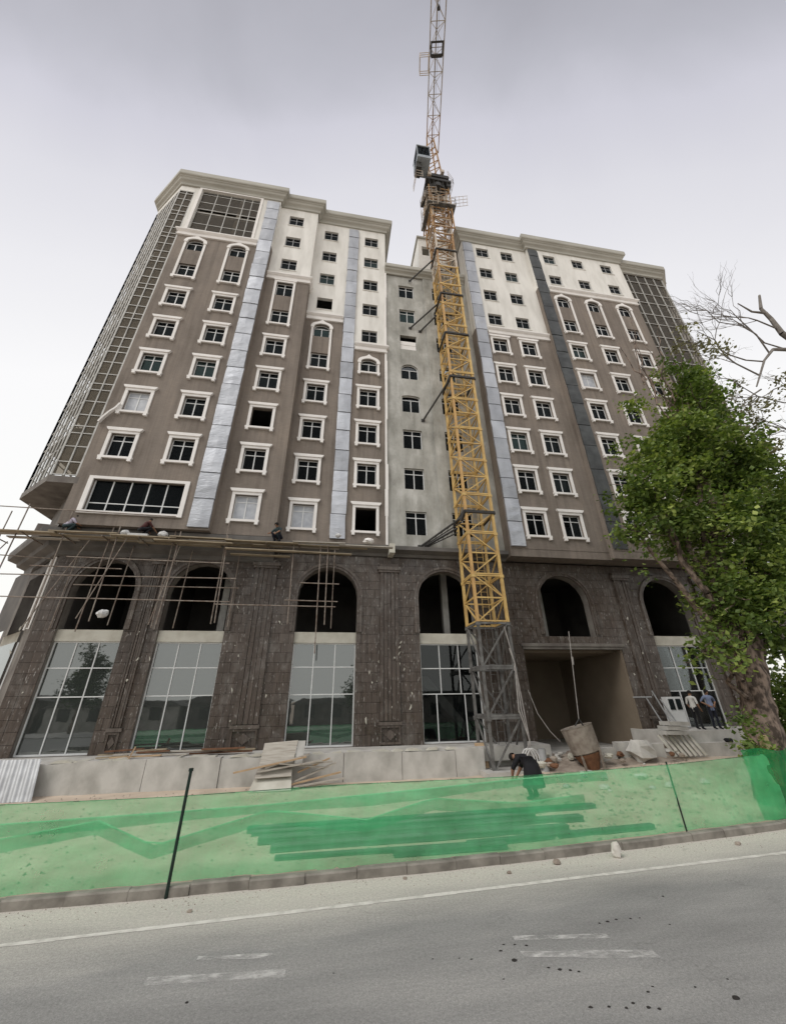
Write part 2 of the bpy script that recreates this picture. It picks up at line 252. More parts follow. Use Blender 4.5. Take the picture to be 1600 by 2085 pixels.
# ------------------------------------------------------------------ mesh helpers
WL = {}
def wl(o): return WL.get(o.name, Vector((0, 0, 0))) if o else Vector((0, 0, 0))
def tag(o, label=None, cat=None, group=None, kind=None):
    if label: o['label'] = label
    if cat: o['category'] = cat
    if group: o['group'] = group
    if kind: o['kind'] = kind
    return o
def empty(name, loc, label=None, cat=None, group=None, kind=None):
    o = bpy.data.objects.new(name, None); COL.objects.link(o); o.location = loc; o.empty_display_size = .2
    WL[o.name] = Vector(loc); return tag(o, label, cat, group, kind)
class MB:
    def __init__(s): s.v = []; s.f = []; s.m = []; s.r = []
    def face(s, pts, m=0, r=.5):
        i = len(s.v); s.v += [tuple(p) for p in pts]; s.f.append(tuple(range(i, i + len(pts)))); s.m.append(m); s.r.append(r)
    def solid(s, verts, faces, m=0, r=.5):
        i = len(s.v); s.v += [tuple(p) for p in verts]
        for f in faces: s.f.append(tuple(i + k for k in f)); s.m.append(m); s.r.append(r)
    def box(s, x0, x1, y0, y1, z0, z1, m=0, r=.5):
        s.solid([(x0, y0, z0), (x1, y0, z0), (x1, y1, z0), (x0, y1, z0), (x0, y0, z1), (x1, y0, z1), (x1, y1, z1), (x0, y1, z1)],
                [(0, 3, 2, 1), (4, 5, 6, 7), (0, 1, 5, 4), (1, 2, 6, 5), (2, 3, 7, 6), (3, 0, 4, 7)], m, r)
    def tube(s, p, q, r0, r1=None, n=6, m=0, caps=True, rr=.5):
        p = Vector(p); q = Vector(q); d = q - p
        if d.length < 1e-5: return
        r1 = r0 if r1 is None else r1
        a = d.orthogonal().normalized(); b = d.normalized().cross(a)
        i = len(s.v)
        for c, rad in ((p, r0), (q, r1)):
            for k in range(n):
                t = 2 * PI * k / n; s.v.append(tuple(c + (a * math.cos(t) + b * math.sin(t)) * rad))
        for k in range(n):
            j = (k + 1) % n; s.f.append((i + k, i + j, i + n + j, i + n + k)); s.m.append(m); s.r.append(rr)
        if caps:
            s.f.append(tuple(range(i + n - 1, i - 1, -1))); s.f.append(tuple(range(i + n, i + 2 * n))); s.m += [m, m]; s.r += [rr, rr]
    def beam(s, p, q, w, h=None, m=0, up=(0, 0, 1)):
        h = h or w; p = Vector(p); q = Vector(q); d = (q - p).normalized(); u = Vector(up)
        if abs(d.dot(u)) > .98: u = Vector((0, 1, 0))
        a = d.cross(u).normalized(); b = a.cross(d)
        vs = []
        for c in (p, q):
            for sx_, sz in ((-1, -1), (1, -1), (1, 1), (-1, 1)): vs.append(c + a * sx_ * w / 2 + b * sz * h / 2)
        s.solid(vs, [(0, 3, 2, 1), (4, 5, 6, 7), (0, 1, 5, 4), (1, 2, 6, 5), (2, 3, 7, 6), (3, 0, 4, 7)], m)
    def path(s, pts, r, n=6, m=0, r_end=None):
        k = len(pts) - 1
        for i in range(k):
            ra = r if r_end is None else r + (r_end - r) * i / k; rb = r if r_end is None else r + (r_end - r) * (i + 1) / k
            s.tube(pts[i], pts[i + 1], ra, rb, n, m)
    def prism(s, poly, y0, y1, m=0, r=.5):
        """poly in (x,z), extruded from y0 (front) to y1"""
        k = len(poly); vs = [(x, y0, z) for x, z in poly] + [(x, y1, z) for x, z in poly]
        s.solid(vs, [tuple(range(k)), tuple(range(2 * k - 1, k - 1, -1))] + [(i, i + k, (i + 1) % k + k, (i + 1) % k) for i in range(k)], m, r)
    def slab(s, poly, z0, z1, m=0):
        """poly in (x,y), extruded up"""
        k = len(poly); vs = [(x, y, z0) for x, y in poly] + [(x, y, z1) for x, y in poly]
        s.solid(vs, [tuple(range(k - 1, -1, -1)), tuple(range(k, 2 * k))] + [(i, (i + 1) % k, (i + 1) % k + k, i + k) for i in range(k)], m)
    def sweep(s, path, prof, m=0, caps=True):
        """profile (out, z) along a ground polyline; outward is on the right of the travel direction"""
        P = [Vector((x, y)) for x, y in path]; n = len(P); rows = []
        for i in range(n):
            d0 = (P[i] - P[i - 1]).normalized() if i else None; d1 = (P[i + 1] - P[i]).normalized() if i < n - 1 else None
            a = d0 or d1; b = d1 or d0
            na = Vector((a.y, -a.x)); nb = Vector((b.y, -b.x)); mt = (na + nb).normalized(); k = 1 / max(.3, mt.dot(na))
            rows.append([(P[i].x + mt.x * o * k, P[i].y + mt.y * o * k, z) for o, z in prof])
        q = len(prof); i0 = len(s.v)
        for rw in rows: s.v += rw
        for i in range(n - 1):
            for j in range(q - 1):
                s.f.append((i0 + i * q + j, i0 + (i + 1) * q + j, i0 + (i + 1) * q + j + 1, i0 + i * q + j + 1)); s.m.append(m); s.r.append(.5)
        if caps:
            s.face(rows[0], m); s.face(rows[-1][::-1], m)
    def mesh(s, name, mats, off=Vector((0, 0, 0)), smooth=False, rnd=False):
        me = bpy.data.meshes.new(name); me.from_pydata([(x - off.x, y - off.y, z - off.z) for x, y, z in s.v], [], s.f)
        for mm in (mats if isinstance(mats, (list, tuple)) else [mats]): me.materials.append(MATS[mm])
        if isinstance(mats, (list, tuple)) and len(mats) > 1: me.polygons.foreach_set('material_index', s.m)
        if smooth: me.polygons.foreach_set('use_smooth', [True] * len(s.f))
        if rnd:
            a = me.attributes.new('rnd', 'FLOAT', 'FACE'); a.data.foreach_set('value', s.r)
        me.update(); return me
    def build(s, name, mats, parent=None, smooth=False, rnd=False, origin=None, **tags):
        base = Vector(origin) if origin is not None else wl(parent)
        me = s.mesh(name, mats, base, smooth, rnd)
        return place(name, me, base, parent, **tags)
def place(name, me, loc, parent=None, **tags):
    o = bpy.data.objects.new(name, me); COL.objects.link(o); o.parent = parent
    o.location = Vector(loc) - wl(parent); WL[o.name] = Vector(loc)
    return tag(o, **tags) if tags else o

# ------------------------------------------------------------------ ground, road, kerb
KERB = [(-90, 11.5), (-40, 10.0), (-20, 9.52), (-10, 9.47), (-5.1, 9.49), (-2.6, 9.51), (2.5, 9.67), (5.5, 9.86), (8.1, 10.07), (11.6, 10.44), (16, 11.0), (24, 12.3), (45, 16.5), (90, 27)]
def kerb_y(x):
    for (a, b), (c, d) in zip(KERB, KERB[1:]):
        if a <= x <= c: return b + (d - b) * (x - a) / (c - a)
    return KERB[0][1] if x < KERB[0][0] else KERB[-1][1]
m = MB(); m.face([(-900, -900, -.06), (900, -900, -.06), (900, 900, -.06), (-900, 900, -.06)])
m.build('ground', 'earth', kind='structure')
m = MB()
xs = [-90 + 3 * i for i in range(61)]
for a, b in zip(xs, xs[1:]): m.face([(a, -7, 0), (b, -7, 0), (b, kerb_y(b) + .1, 0), (a, kerb_y(a) + .1, 0)])
m.build('road', 'asphalt', kind='structure')
m = MB()
for a, b in zip(xs, xs[1:]): m.face([(a, -14, .1), (b, -14, .1), (b, -7, .1), (a, -7, .1)]); m.face([(a, -7, 0), (b, -7, 0), (b, -7, .1), (a, -7, .1)])
m.build('pavement', 'concrete', kind='structure')

def site_z(x, y):
    k = kerb_y(x)
    z = .125 + .02 * noise.noise((x * .5, y * .5, 0)) + .012 * noise.noise((x * 2.1, y * 2.1, 3))
    if x > 6 and y > 12:                       # spoil rises toward the garage and the right-hand terrace
        z += .38 * min(1, (x - 6) / 7) * min(1, (y - 12) / 5)
    if x > 4 and y < 15: z += .05 * max(0, noise.noise((x * .9, y * .9, 7))) * min(1, (x - 4) / 4) * 2.2
    if y < k + .5: z = .125
    return z
m = MB(); gx = [-60, -40, -28] + [-22 + .5 * i for i in range(109)] + [36, 45, 60]; nyy = 40
def gy(x, j): return kerb_y(x) + .16 + (30 - kerb_y(x)) * (j / nyy) ** 1.2
for i in range(len(gx)):
    for j in range(nyy + 1): y = gy(gx[i], j); m.v.append((gx[i], y, site_z(gx[i], y)))
for i in range(len(gx) - 1):
    for j in range(nyy):
        a = i * (nyy + 1) + j; m.f.append((a, a + nyy + 1, a + nyy + 2, a + 1)); m.m.append(0)
m.build('site_ground', 'earth', kind='structure', smooth=True)

kerb = empty('kerb', (0, 9.6, 0), kind='structure')
x = -14.0; ki = 0
while x < 22:
    ln = U(.96, 1.02); x1 = x + ln
    y0, y1 = kerb_y(x), kerb_y(x1); hz = .15 + U(-.012, .012); dy = U(-.02, .02)
    m = MB(); e = .025
    prof = [(0, -.02), (.0, hz - e), (e, hz), (.15, hz), (.15, -.02)]
    vs = []
    for (xx, yy) in ((x + .004, y0 + dy), (x1 - .004, y1 + dy)):
        vs += [(xx, yy + a, z) for a, z in prof]
    m.solid(vs, [(0, 5, 6, 1), (1, 6, 7, 2), (2, 7, 8, 3), (3, 8, 9, 4), (4, 3, 2, 1, 0), (5, 6, 7, 8, 9)])
    m.build('kerbstone', 'kerb_stone', kerb); x = x1; ki += 1
for sgn in (-1, 1):
    m = MB(); a, b = (-60, -14) if sgn < 0 else (x, 60)
    k = 24
    for i in range(k):
        xa, xb = a + (b - a) * i / k, a + (b - a) * (i + 1) / k
        m.solid([(xa, kerb_y(xa), -.02), (xb, kerb_y(xb), -.02), (xb, kerb_y(xb), .15), (xa, kerb_y(xa), .15), (xa, kerb_y(xa) + .15, .15), (xb, kerb_y(xb) + .15, .15)], [(0, 1, 2, 3), (3, 2, 5, 4)])
    m.build('kerb_run', 'kerb_stone', kerb)

# painted lines on the road
def strip(name, pts, wd, z, mt, jag=.0, label=None):
    m = MB()
    for (a, b), (c, d) in zip(pts, pts[1:]):
        k = max(1, int(abs(c - a) / .35))
        for i in range(k):
            xa, ya, xb, yb = a + (c - a) * i / k, b + (d - b) * i / k, a + (c - a) * (i + 1) / k, b + (d - b) * (i + 1) / k
            w0 = wd * U(1 - jag, 1 + jag) / 2
            m.face([(xa, ya - w0, z), (xb, yb - w0, z), (xb, yb + w0, z), (xa, ya + w0, z)])
    return m.build(name, mt, kind='structure')
strip('road_edge_line', [(-60, 7.6), (-20, 7.95), (-4.4, 8.4), (1.35, 8.66), (5.5, 8.9), (10, 9.14), (20, 10.0), (40, 13.0)], .10, .004, 'road_paint', .22)
strip('road_lane_marking', [(-2.0, 7.17), (-.3, 7.01)], .17, .004, 'road_paint_worn', .3)
strip('road_lane_marking', [(2.8, 6.82), (4.55, 6.5)], .17, .004, 'road_paint_worn', .3)
strip('road_lane_marking', [(2.85, 7.2), (4.2, 7.0)], .10, .004, 'road_paint_worn', .3)
strip('road_lane_marking', [(-1.5, 7.55), (-.5, 7.42)], .10, .004, 'road_paint_worn', .3)

# dark clods dropped by site trucks
CL = [(2.64, 6.72, .05), (4.79, 5.61, .055), (3.12, 6.44, .035), (3.24, 6.40, .03), (3.33, 6.36, .025), (-1.37, 6.69, .028), (3.0, 6.5, .025), (2.55, 6.95, .03), (2.8, 7.05, .025), (2.95, 7.0, .03), (2.65, 7.08, .022), (4.45, 7.35, .035), (4.62, 7.38, .03), (4.85, 7.36, .028), (5.0, 7.35, .022), (4.3, 7.33, .026), (5.3, 7.1, .022), (3.6, 5.75, .03), (3.72, 5.66, .035), (3.82, 5.62, .03), (3.48, 5.7, .028), (3.3, 5.75, .026), (3.1, 5.78, .032), (3.9, 5.88, .024), (4.02, 5.95, .02), (2.35, 6.4, .018), (2.1, 6.85, .022), (1.95, 6.9, .018), (1.6, 6.95, .02), (4.5, 5.85, .022), (5.0, 5.9, .02), (1.55, 5.5, .026), (.9, 5.9, .016), (.3, 6.9, .016), (5.9, 7.9, .03), (-.3, 5.7, .018)]
for i, (x, y, r) in enumerate(CL):
    m = MB(); k = 9; r *= .5
    ring = [[(x + r * a * U(.75, 1.25) * 1.4 * math.cos(2 * PI * j / k), y + r * a * U(.75, 1.2) * math.sin(2 * PI * j / k), z) for j in range(k)] for a, z in ((1.15, .002), (.8, r * .45), (.3, r * .62))]
    vs = ring[0] + ring[1] + ring[2]
    fs = [(q * k + j, q * k + (j + 1) % k, (q + 1) * k + (j + 1) % k, (q + 1) * k + j) for q in range(2) for j in range(k)] + [tuple(range(2 * k, 3 * k))]
    m.solid(vs, fs); big = r >= .045
    m.build('dirt_clod', 'clod', origin=(x, y, 0), smooth=True, label='large dark clod of dirt lying on the grey road' if big else 'small dark crumb of dirt lying on the grey road', cat='dirt clod', group='big dirt clods on the road' if big else 'dirt crumbs scattered on the road')
def rock(name, x, y, z, rx, ry, rz, mt, seed=0, parent=None, n=7, **tags):
    m = MB(); k = n + 3; rows = []
    for i in range(1, n):
        ph = PI * i / n
        rows.append([])
        for j in range(k):
            th = 2 * PI * j / k; d = Vector((math.sin(ph) * math.cos(th), math.sin(ph) * math.sin(th), math.cos(ph)))
            q = 1 + .38 * noise.noise(d * 1.5 + Vector((seed * 3.7, seed, 0)))
            rows[-1].append((x + d.x * rx * q, y + d.y * ry * q, z + max(-.9, d.z) * rz * q))
    vs = [v for r_ in rows for v in r_]
    fs = [(a * k + j, (a + 1) * k + j, (a + 1) * k + (j + 1) % k, a * k + (j + 1) % k) for a in range(n - 2) for j in range(k)] + [tuple(range(k)), tuple(range((n - 2) * k + k - 1, (n - 2) * k - 1, -1))]
    m.solid(vs, fs, r=R())
    return m.build(name, mt, parent, origin=(x, y, z - rz * .8), **tags)
o = rock('rock', 6.34, 9.62, .12, .10, .09, .15, 'pale_stone', 3, label='upright pale stone with brown foot set against the kerb', cat='rock')
for i, (x, y, r) in enumerate([(3.75, 9.3, .035), (4.9, 9.55, .06), (9.5, 9.75, .05), (-2.0, 8.9, .03), (1.7, 9.45, .03)]):
    rock('pebble', x, y, r * .5, r * 1.4, r, r * .8, 'rubble', i, label='small brown pebble lying in the gutter below the kerb', cat='pebble', group='pebbles in the gutter')

# ------------------------------------------------------------------ the building
B = empty('building', (6.0, 20.3, 0), 'tall unfinished hotel block of brown render over a dark stone arcade', 'building')
FZ = lambda k: 12.53 + 3.1 * (k - 1)
ARCN = 10
def arch_pts(x0, x1, zs, rise, n=ARCN, point=0.0):
    """left to right along the arch head"""
    c, h = (x0 + x1) / 2, (x1 - x0) / 2
    out = []
    for i in range(n + 1):
        t = PI - PI * i / n; q = math.sin(t)
        out.append((c + h * math.cos(t), zs + rise * q + point * max(0, 1 - abs(math.cos(t)) / .35) ** 1.4))
    return out
def hole(x0, x1, z0, z1, rise=0): return (x0, x1, z0, z1, rise)
def wall(name, x0, x1, z0, z1, Y, holes, mt, ret=1.3, rev=.24, retl=None, revmat=None, parent=None, bottom=False):
    """facade sheet with true openings, reveals and side returns; arches have rise > 0 above z1-rise"""
    m = MB(); cols = {}
    for h in holes: cols.setdefault((h[0], h[1]), []).append(h)
    x = x0
    def q(xa, xb, za, zb):
        if xb - xa > 1e-4 and zb - za > 1e-4: m.face([(xa, Y, za), (xb, Y, za), (xb, Y, zb), (xa, Y, zb)])
    for (a, b) in sorted(cols):
        q(x, a, z0, z1); z = z0
        hs = sorted(cols[(a, b)], key=lambda h: h[2])
        for i, h in enumerate(hs):
            q(a, b, z, h[2]); nz = hs[i + 1][2] if i + 1 < len(hs) else z1
            if h[4] > 0:
                ap = arch_pts(a, b, h[3] - h[4], h[4]); zt = min(nz, h[3] + .05) if h[3] + .05 < nz else nz
                for (xa, za), (xb, zb) in zip(ap, ap[1:]): m.face([(xa, Y, za), (xb, Y, zb), (xb, Y, nz), (xa, Y, nz)])
                outl = [(a, h[2]), (b, h[2])] + ap[::-1]; z = nz
            else:
                outl = [(a, h[2]), (b, h[2]), (b, h[3]), (a, h[3])]; z = h[3]
            for (xa, za), (xb, zb) in zip(outl, outl[1:] + outl[:1]):
                m.face([(xa, Y, za), (xa, Y + rev, za), (xb, Y + rev, zb), (xb, Y, zb)], 1 if revmat else 0)
        q(a, b, z, z1); x = b
    q(x, x1, z0, z1)
    rl = ret if retl is None else retl
    m.face([(x0, Y, z0), (x0, Y, z1), (x0, Y + rl, z1), (x0, Y + rl, z0)]); m.face([(x1, Y, z0), (x1, Y + ret, z0), (x1, Y + ret, z1), (x1, Y, z1)])
    if bottom: m.face([(x0, Y, z0), (x0, Y + ret, z0), (x1, Y + ret, z0), (x1, Y, z0)])
    return m.build(name, [mt, revmat] if revmat else mt, parent or B)

# --- window kit (shared meshes, origin at the opening's centre on the wall face, outward is -Y)
CACHE = {}
def cached(key, fn):
    if key not in CACHE: CACHE[key] = fn()
    return CACHE[key]
FY = .13
def frame_mesh(wd, h, rise, mt):
    def f():
        m = MB(); a, c = wd / 2, h / 2; b = .055; d0, d1 = FY, FY + .06
        m.box(-a, -a + b, d0, d1, -c, c - rise); m.box(a - b, a, d0, d1, -c, c - rise); m.box(-a + b, a - b, d0, d1, -c, -c + b)
        tr = c - max(rise, .42)
        m.box(-a + b, -.03, d0 + .004, d1, tr, tr + .05); m.box(.03, a - b, d0 + .004, d1, tr, tr + .05)
        if rise:
            ap = arch_pts(-a, a, c - rise, rise); ai = arch_pts(-a + b, a - b, c - rise, rise - b)
            for i in range(len(ap) - 1): m.prism([ai[i], ai[i + 1], ap[i + 1], ap[i]], d0, d1)
            m.box(-.03, .03, d0 - .005, d1, -c + b, tr + .05)
        else:
            m.box(-a + b, a - b, d0, d1, c - b, c); m.box(-.03, .03, d0 - .005, d1, -c + b, c - b)
        return m.mesh('window', mt)
    return cached(('fr', wd, h, rise, mt), f)
def pane_mesh(wd, h, mt):
    def f():
        m = MB(); m.box(-wd / 2, wd / 2, 0, .012, -h / 2, h / 2); return m.mesh('pane', mt)
    return cached(('pane', round(wd, 3), round(h, 3), mt), f)
def archpane_mesh(wd, rise, mt):
    def f():
        m = MB(); ap = arch_pts(-wd / 2, wd / 2, 0, rise); m.prism(ap, 0, .012); return m.mesh('pane', mt)
    return cached(('apane', wd, rise, mt), f)
def surround_mesh(wd, h):
    """white moulded architrave: eared head, jambs, sill on two little brackets"""
    def f():
        m = MB(); a, c = wd / 2, h / 2; j = .17
        m.box(-a - j, -a - .004, -.07, .03, -c - .02, c + .02); m.box(a + .004, a + j, -.07, .03, -c - .02, c + .02)
        m.box(-a - j, a + j, -.08, .03, c + .004, c + .17)
        m.prism([(-a - j - .03, c + .17), (a + j + .03, c + .17), (a + j + .10, c + .25), (a + j + .14, c + .36), (-a - j - .14, c + .36), (-a - j - .10, c + .25)], -.14, .03)
        m.box(-a - j - .05, a + j + .05, -.12, .03, -c - .15, -c - .02)
        for s in (-1, 1): m.box(s * (a + j - .07) - .09, s * (a + j - .07) + .09, -.13, .03, -c - .30, -c - .15)
        return m.mesh('surround', 'trim_white')
    return cached(('sur', wd, h), f)
def arch_surround_mesh(wd, zlo, zs, rise):
    """tall architrave with a keeled (ogee) head and shoulders; origin at bottom centre of the lower opening"""
    def f():
        m = MB(); a = wd / 2; j = .16
        m.box(-a - j, -a - .004, -.07, .03, -.02, zs - .05); m.box(a + .004, a + j, -.07, .03, -.02, zs - .05)
        for s in (-1, 1): m.box(s * (a + j / 2) - j / 2 - .05, s * (a + j / 2) + j / 2 + .05, -.10, .03, zs - .05, zs + .16)
        ai = arch_pts(-a - .004, a + .004, zs + .0, rise + .005, 14); ao = arch_pts(-a - j - .03, a + j + .03, zs + .16, rise + .06, 14, .22)
        for i in range(14): m.prism([ai[i], ai[i + 1], ao[i + 1], ao[i]], -.09, .03)
        m.box(-a - j - .05, a + j + .05, -.12, .03, -.15, -.02)
        for s in (-1, 1): m.box(s * (a + j - .07) - .09, s * (a + j - .07) + .09, -.13, .03, -.30, -.15)
        return m.mesh('surround', 'trim_white')
    return cached(('asur', wd, zlo, zs, rise), f)
def tall_surround_mesh(wd, hh):
    def f():
        m = MB(); a = wd / 2; j = .17
        m.box(-a - j, -a - .004, -.07, .03, -.02, hh); m.box(a + .004, a + j, -.07, .03, -.02, hh); m.box(-a - j, a + j, -.08, .03, hh, hh + .18)
        m.prism([(-a - j - .03, hh + .18), (a + j + .03, hh + .18), (a + j + .1, hh + .28), (-a - j - .1, hh + .28)], -.12, .03)
        m.box(-a - j - .05, a + j + .05, -.12, .03, -.15, -.02)
        for s in (-1, 1): m.box(s * (a + j - .07) - .09, s * (a + j - .07) + .09, -.13, .03, -.30, -.15)
        return m.mesh('surround', 'trim_white')
    return cached(('tsur', wd, hh), f)
def sill_mesh(wd):
    def f():
        m = MB(); m.box(-wd / 2 - .05, wd / 2 + .05, -.05, .05, -.07, -.004); return m.mesh('sill', 'white_plaster')
    return cached(('sill', wd), f)
def window(cx, zc, Y, wd=1.22, h=1.48, rise=0, surround='std', fmt='frame_white', gm='glass_upper', fine=True, bare=False, sill=None):
    if bare:
        win = place('window', surround_mesh(wd, h) if surround == 'std' else sill_mesh(wd), (cx, Y, zc if surround == 'std' else zc - h / 2), B)
        win['label'] = 'window opening still without its frame'; return win
    if gm == 'glass_upper' and R() < .22: gm = 'glass_teal'
    win = place('window', frame_mesh(wd, h, rise, fmt), (cx, Y, zc), B)
    b = .055; tr = h / 2 - max(rise, .42); gy_ = Y + FY + .025
    pw = wd / 2 - b - .03
    ph = tr + h / 2 - b
    for s in (-1, 1): place('pane', pane_mesh(pw, ph, gm), (cx + s * (.03 + pw / 2), gy_, zc - h / 2 + b + ph / 2), win)
    if rise: place('pane', archpane_mesh(wd - 2 * b, rise - b, gm), (cx, gy_, zc + tr + .05), win)
    else:
        p2 = h / 2 - b - tr - .05
        for s in (-1, 1): place('pane', pane_mesh(pw, p2, gm), (cx + s * (.03 + pw / 2), gy_, zc + tr + .05 + p2 / 2), win)
    if surround == 'std': place('surround', surround_mesh(wd, h), (cx, Y, zc), win)
    elif surround == 'plain': place('sill', sill_mesh(wd), (cx, Y, zc - h / 2), win)
    return win
W_, H_ = 1.22, 1.48
def rect(cx, k, wd=W_, h=H_): return hole(cx - wd / 2, cx + wd / 2, FZ(k) - h / 2, FZ(k) + h / 2)
def arched(cx, k, wd=W_, h=1.32, rise=.42): return hole(cx - wd / 2, cx + wd / 2, FZ(k) - h / 2, FZ(k) + h / 2, rise)
YS1, YS2, YS3, YC, YS5, YS6, YP = 18.9, 19.32, 20.04, 20.15, 19.36, 19.02, 20.3
Z0 = 10.9
c1, c2, c3, c4, c5, c6, c6b, c7, c8, c9, c10, c11 = -11.79, -8.70, -4.91, -1.90, 1.70, 4.76, 7.65, 12.05, 14.48, 18.62, 21.56, 24.64
ZB1, ZB2, ZB4, ZB5, ZBR5, ZBR6 = 35.6, 32.5, 29.45, 26.75, 29.65, 35.75

# section 1 (left): brown, wide first-floor window, pairs of arched windows, glazed box on top
hs = [hole(-12.4, -8.0, 11.66, 13.46)]
holes1 = [rect(c, k) for c in (c1, c2) for k in range(2, 8)] + [arched(c, 8) for c in (c1, c2)]
wall('facade_wall', -13.25, -6.35, 13.7, ZB1, YS1, holes1, 'brown_render')
wall('facade_wall', -13.25, -6.35, Z0, 13.7, YS1, hs, 'brown_render', bottom=True)
wall('facade_wall', -13.25, -6.35, ZB1, 42.2, YS1, [hole(-12.75, -8.0, 36.1, 42.0)], 'white_plaster', rev=.3)
for c in (c1, c2):
    for k in range(2, 7):
        o = window(c, FZ(k), YS1, gm='film' if (c == c1 and k == 3) else 'glass_upper')
    window(c, FZ(7), YS1, surround=None); wn = window(c, FZ(8), YS1, h=1.32, rise=.42, surround=None)
    place('surround', arch_surround_mesh(W_, 0, FZ(8) + .66 - .42 - (FZ(7) - H_ / 2), .42), (c, YS1, FZ(7) - H_ / 2), wn)
# loose length of architrave hanging off the film-covered window
m = MB()
pts = [(c1 - .72, 18.80, FZ(3) - .35), (c1 - .82, 18.76, FZ(3) - .72), (c1 - 1.05, 18.74, FZ(3) - 1.05), (c1 - 1.28, 18.76, FZ(3) - 1.45), (c1 - 1.42, 18.78, FZ(3) - 1.75)]
for a, b_ in zip(pts, pts[1:]): m.beam(a, b_, .09, .17, up=(0, 1, 0))
m.build('loose_trim', 'trim_white', B, label='length of white trim broken loose from a window')
# wide window
wn = MB(); wn.box(-12.62, -12.404, YS1 - .08, YS1 + .03, 11.5, 13.62); wn.box(-7.996, -7.78, YS1 - .08, YS1 + .03, 11.5, 13.62)
wn.box(-12.404, -7.996, YS1 - .08, YS1 + .03, 13.462, 13.62); wn.box(-12.404, -7.996, YS1 - .08, YS1 + .03, 11.5, 11.658)
WW = wn.build('window', 'trim_white', B, origin=(-10.2, YS1, 12.5), label='wide first-floor window in a plain white surround')
m = MB()
for i in range(6): x = -12.37 + i * (4.34 / 5); m.box(x - .03, x + .03, YS1 + .12, YS1 + .18, 11.68, 13.44)
m.box(-12.4, -8.0, YS1 + .125, YS1 + .175, 12.13, 12.18); m.build('frame', 'frame_white', WW)
for i in range(5):
    xc = -12.37 + (i + .5) * 4.34 / 5
    place('pane', pane_mesh(.80, 1.24, 'glass_upper'), (xc, YS1 + .15, 12.82), WW); place('pane', pane_mesh(.80, .44, 'glass_upper'), (xc, YS1 + .15, 11.9), WW)
m = MB(); m.box(-10.05, -9.75, YS1 + .3, YS1 + .6, 11.0, 13.95); m.build('column', 'concrete', B)
# glazed box at the top
m = MB()
m.box(-12.97, -12.754, YS1 - .07, YS1 + .02, 36.0, 42.15); m.box(-7.996, -7.8, YS1 - .07, YS1 + .02, 36.0, 42.15); m.box(-12.754, -7.996, YS1 - .07, YS1 + .02, 42.004, 42.15)
GB = m.build('glazed_bay', 'trim_white', B, origin=(-10.4, YS1, 36))
m = MB()
gx_ = [-12.72, -11.55, -10.45, -9.35, -8.7, -8.03]
for x in gx_: m.box(x - .03, x + .03, YS1 + .12, YS1 + .18, 36.1, 42.0)
for z in (36.13, 37.3, 38.85, 39.4, 40.4, 41.6, 41.97): m.box(-12.75, -8.0, YS1 + .125, YS1 + .172, z - .03, z + .03)
m.build('mullion_grid', 'bay_mullion', GB)
for a, b_ in zip(gx_, gx_[1:]):
    for za, zb in ((36.16, 37.27), (37.33, 38.82), (39.43, 40.37), (40.43, 41.57)): place('pane', pane_mesh(b_ - a - .06, zb - za, 'glass_bay'), ((a + b_) / 2, YS1 + .145, (za + zb) / 2), GB)
m = MB(); m.box(-9.72, -9.42, YS1 + .28, YS1 + .58, 35.9, 42.2); m.build('column', 'concrete', B)
m = MB(); m.box(-12.9, -7.9, YS1 + .32, YS1 + .56, 38.86, 39.36); m.build('edge_beam', 'concrete', B)

# section 2
hl = [rect(c3, k) for k in range(1, 8)]
wall('facade_wall', -6.35, -3.15, Z0, ZB2, YS2, hl, 'brown_render', bottom=True)
wall('facade_wall', -6.35, -3.15, ZB2, 42.2, YS2, [rect(c3, k, 1.2, 1.36) for k in (8, 9, 10)], 'white_plaster')
for k in range(1, 6): window(c3, FZ(k), YS2, gm='film' if k == 1 else 'glass_upper', bare=(k == 3))
window(c3, FZ(6), YS2, surround=None); wn = window(c3, FZ(7), YS2, surround=None); place('surround', tall_surround_mesh(W_, 3.1 + H_), (c3, YS2, FZ(6) - H_ / 2), wn)
for k in (8, 9, 10): window(c3, FZ(k), YS2, 1.2, 1.36, surround='plain', fmt='frame_grey')
# section 3, its two halves break at different heights
wall('facade_wall', -3.15, .1, Z0, ZB4, YS3, [rect(c4, k) for k in range(1, 6)] + [arched(c4, 6)], 'brown_render', bottom=True)
wall('facade_wall', -3.15, .1, ZB4, 42.2, YS3, [rect(c4, k, 1.2, 1.36) for k in range(7, 11)], 'white_plaster')
for k in range(1, 5): window(c4, FZ(k), YS3, gm='film' if k == 1 else 'glass_upper')
window(c4, FZ(5), YS3, surround=None); wn = window(c4, FZ(6), YS3, h=1.32, rise=.42, surround=None)
place('surround', arch_surround_mesh(W_, 0, FZ(6) + .66 - .42 - (FZ(5) - H_ / 2), .42), (c4, YS3, FZ(5) - H_ / 2), wn)
for k in range(7, 11): window(c4, FZ(k), YS3, 1.2, 1.36, surround='plain', fmt='frame_grey', bare=(k == 7))
wall('facade_wall', .1, 2.95, Z0, ZB5, YS3, [rect(c5, k) for k in range(1, 5)] + [arched(c5, 5)], 'brown_render', bottom=True)
wall('facade_wall', .1, 2.95, ZB5, 42.2, YS3, [rect(c5, k, 1.2, 1.36) for k in range(6, 11)], 'white_plaster', ret=6)
for k in range(1, 5): window(c5, FZ(k), YS3, bare=(k == 1))
wn = window(c5, FZ(5), YS3, h=1.32, rise=.42, surround=None); place('surround', arch_surround_mesh(W_, 0, 1.32 - .42, .42), (c5, YS3, FZ(5) - .66), wn)
for k in range(6, 11): window(c5, FZ(k), YS3, 1.2, 1.36, surround='plain', fmt='frame_grey')
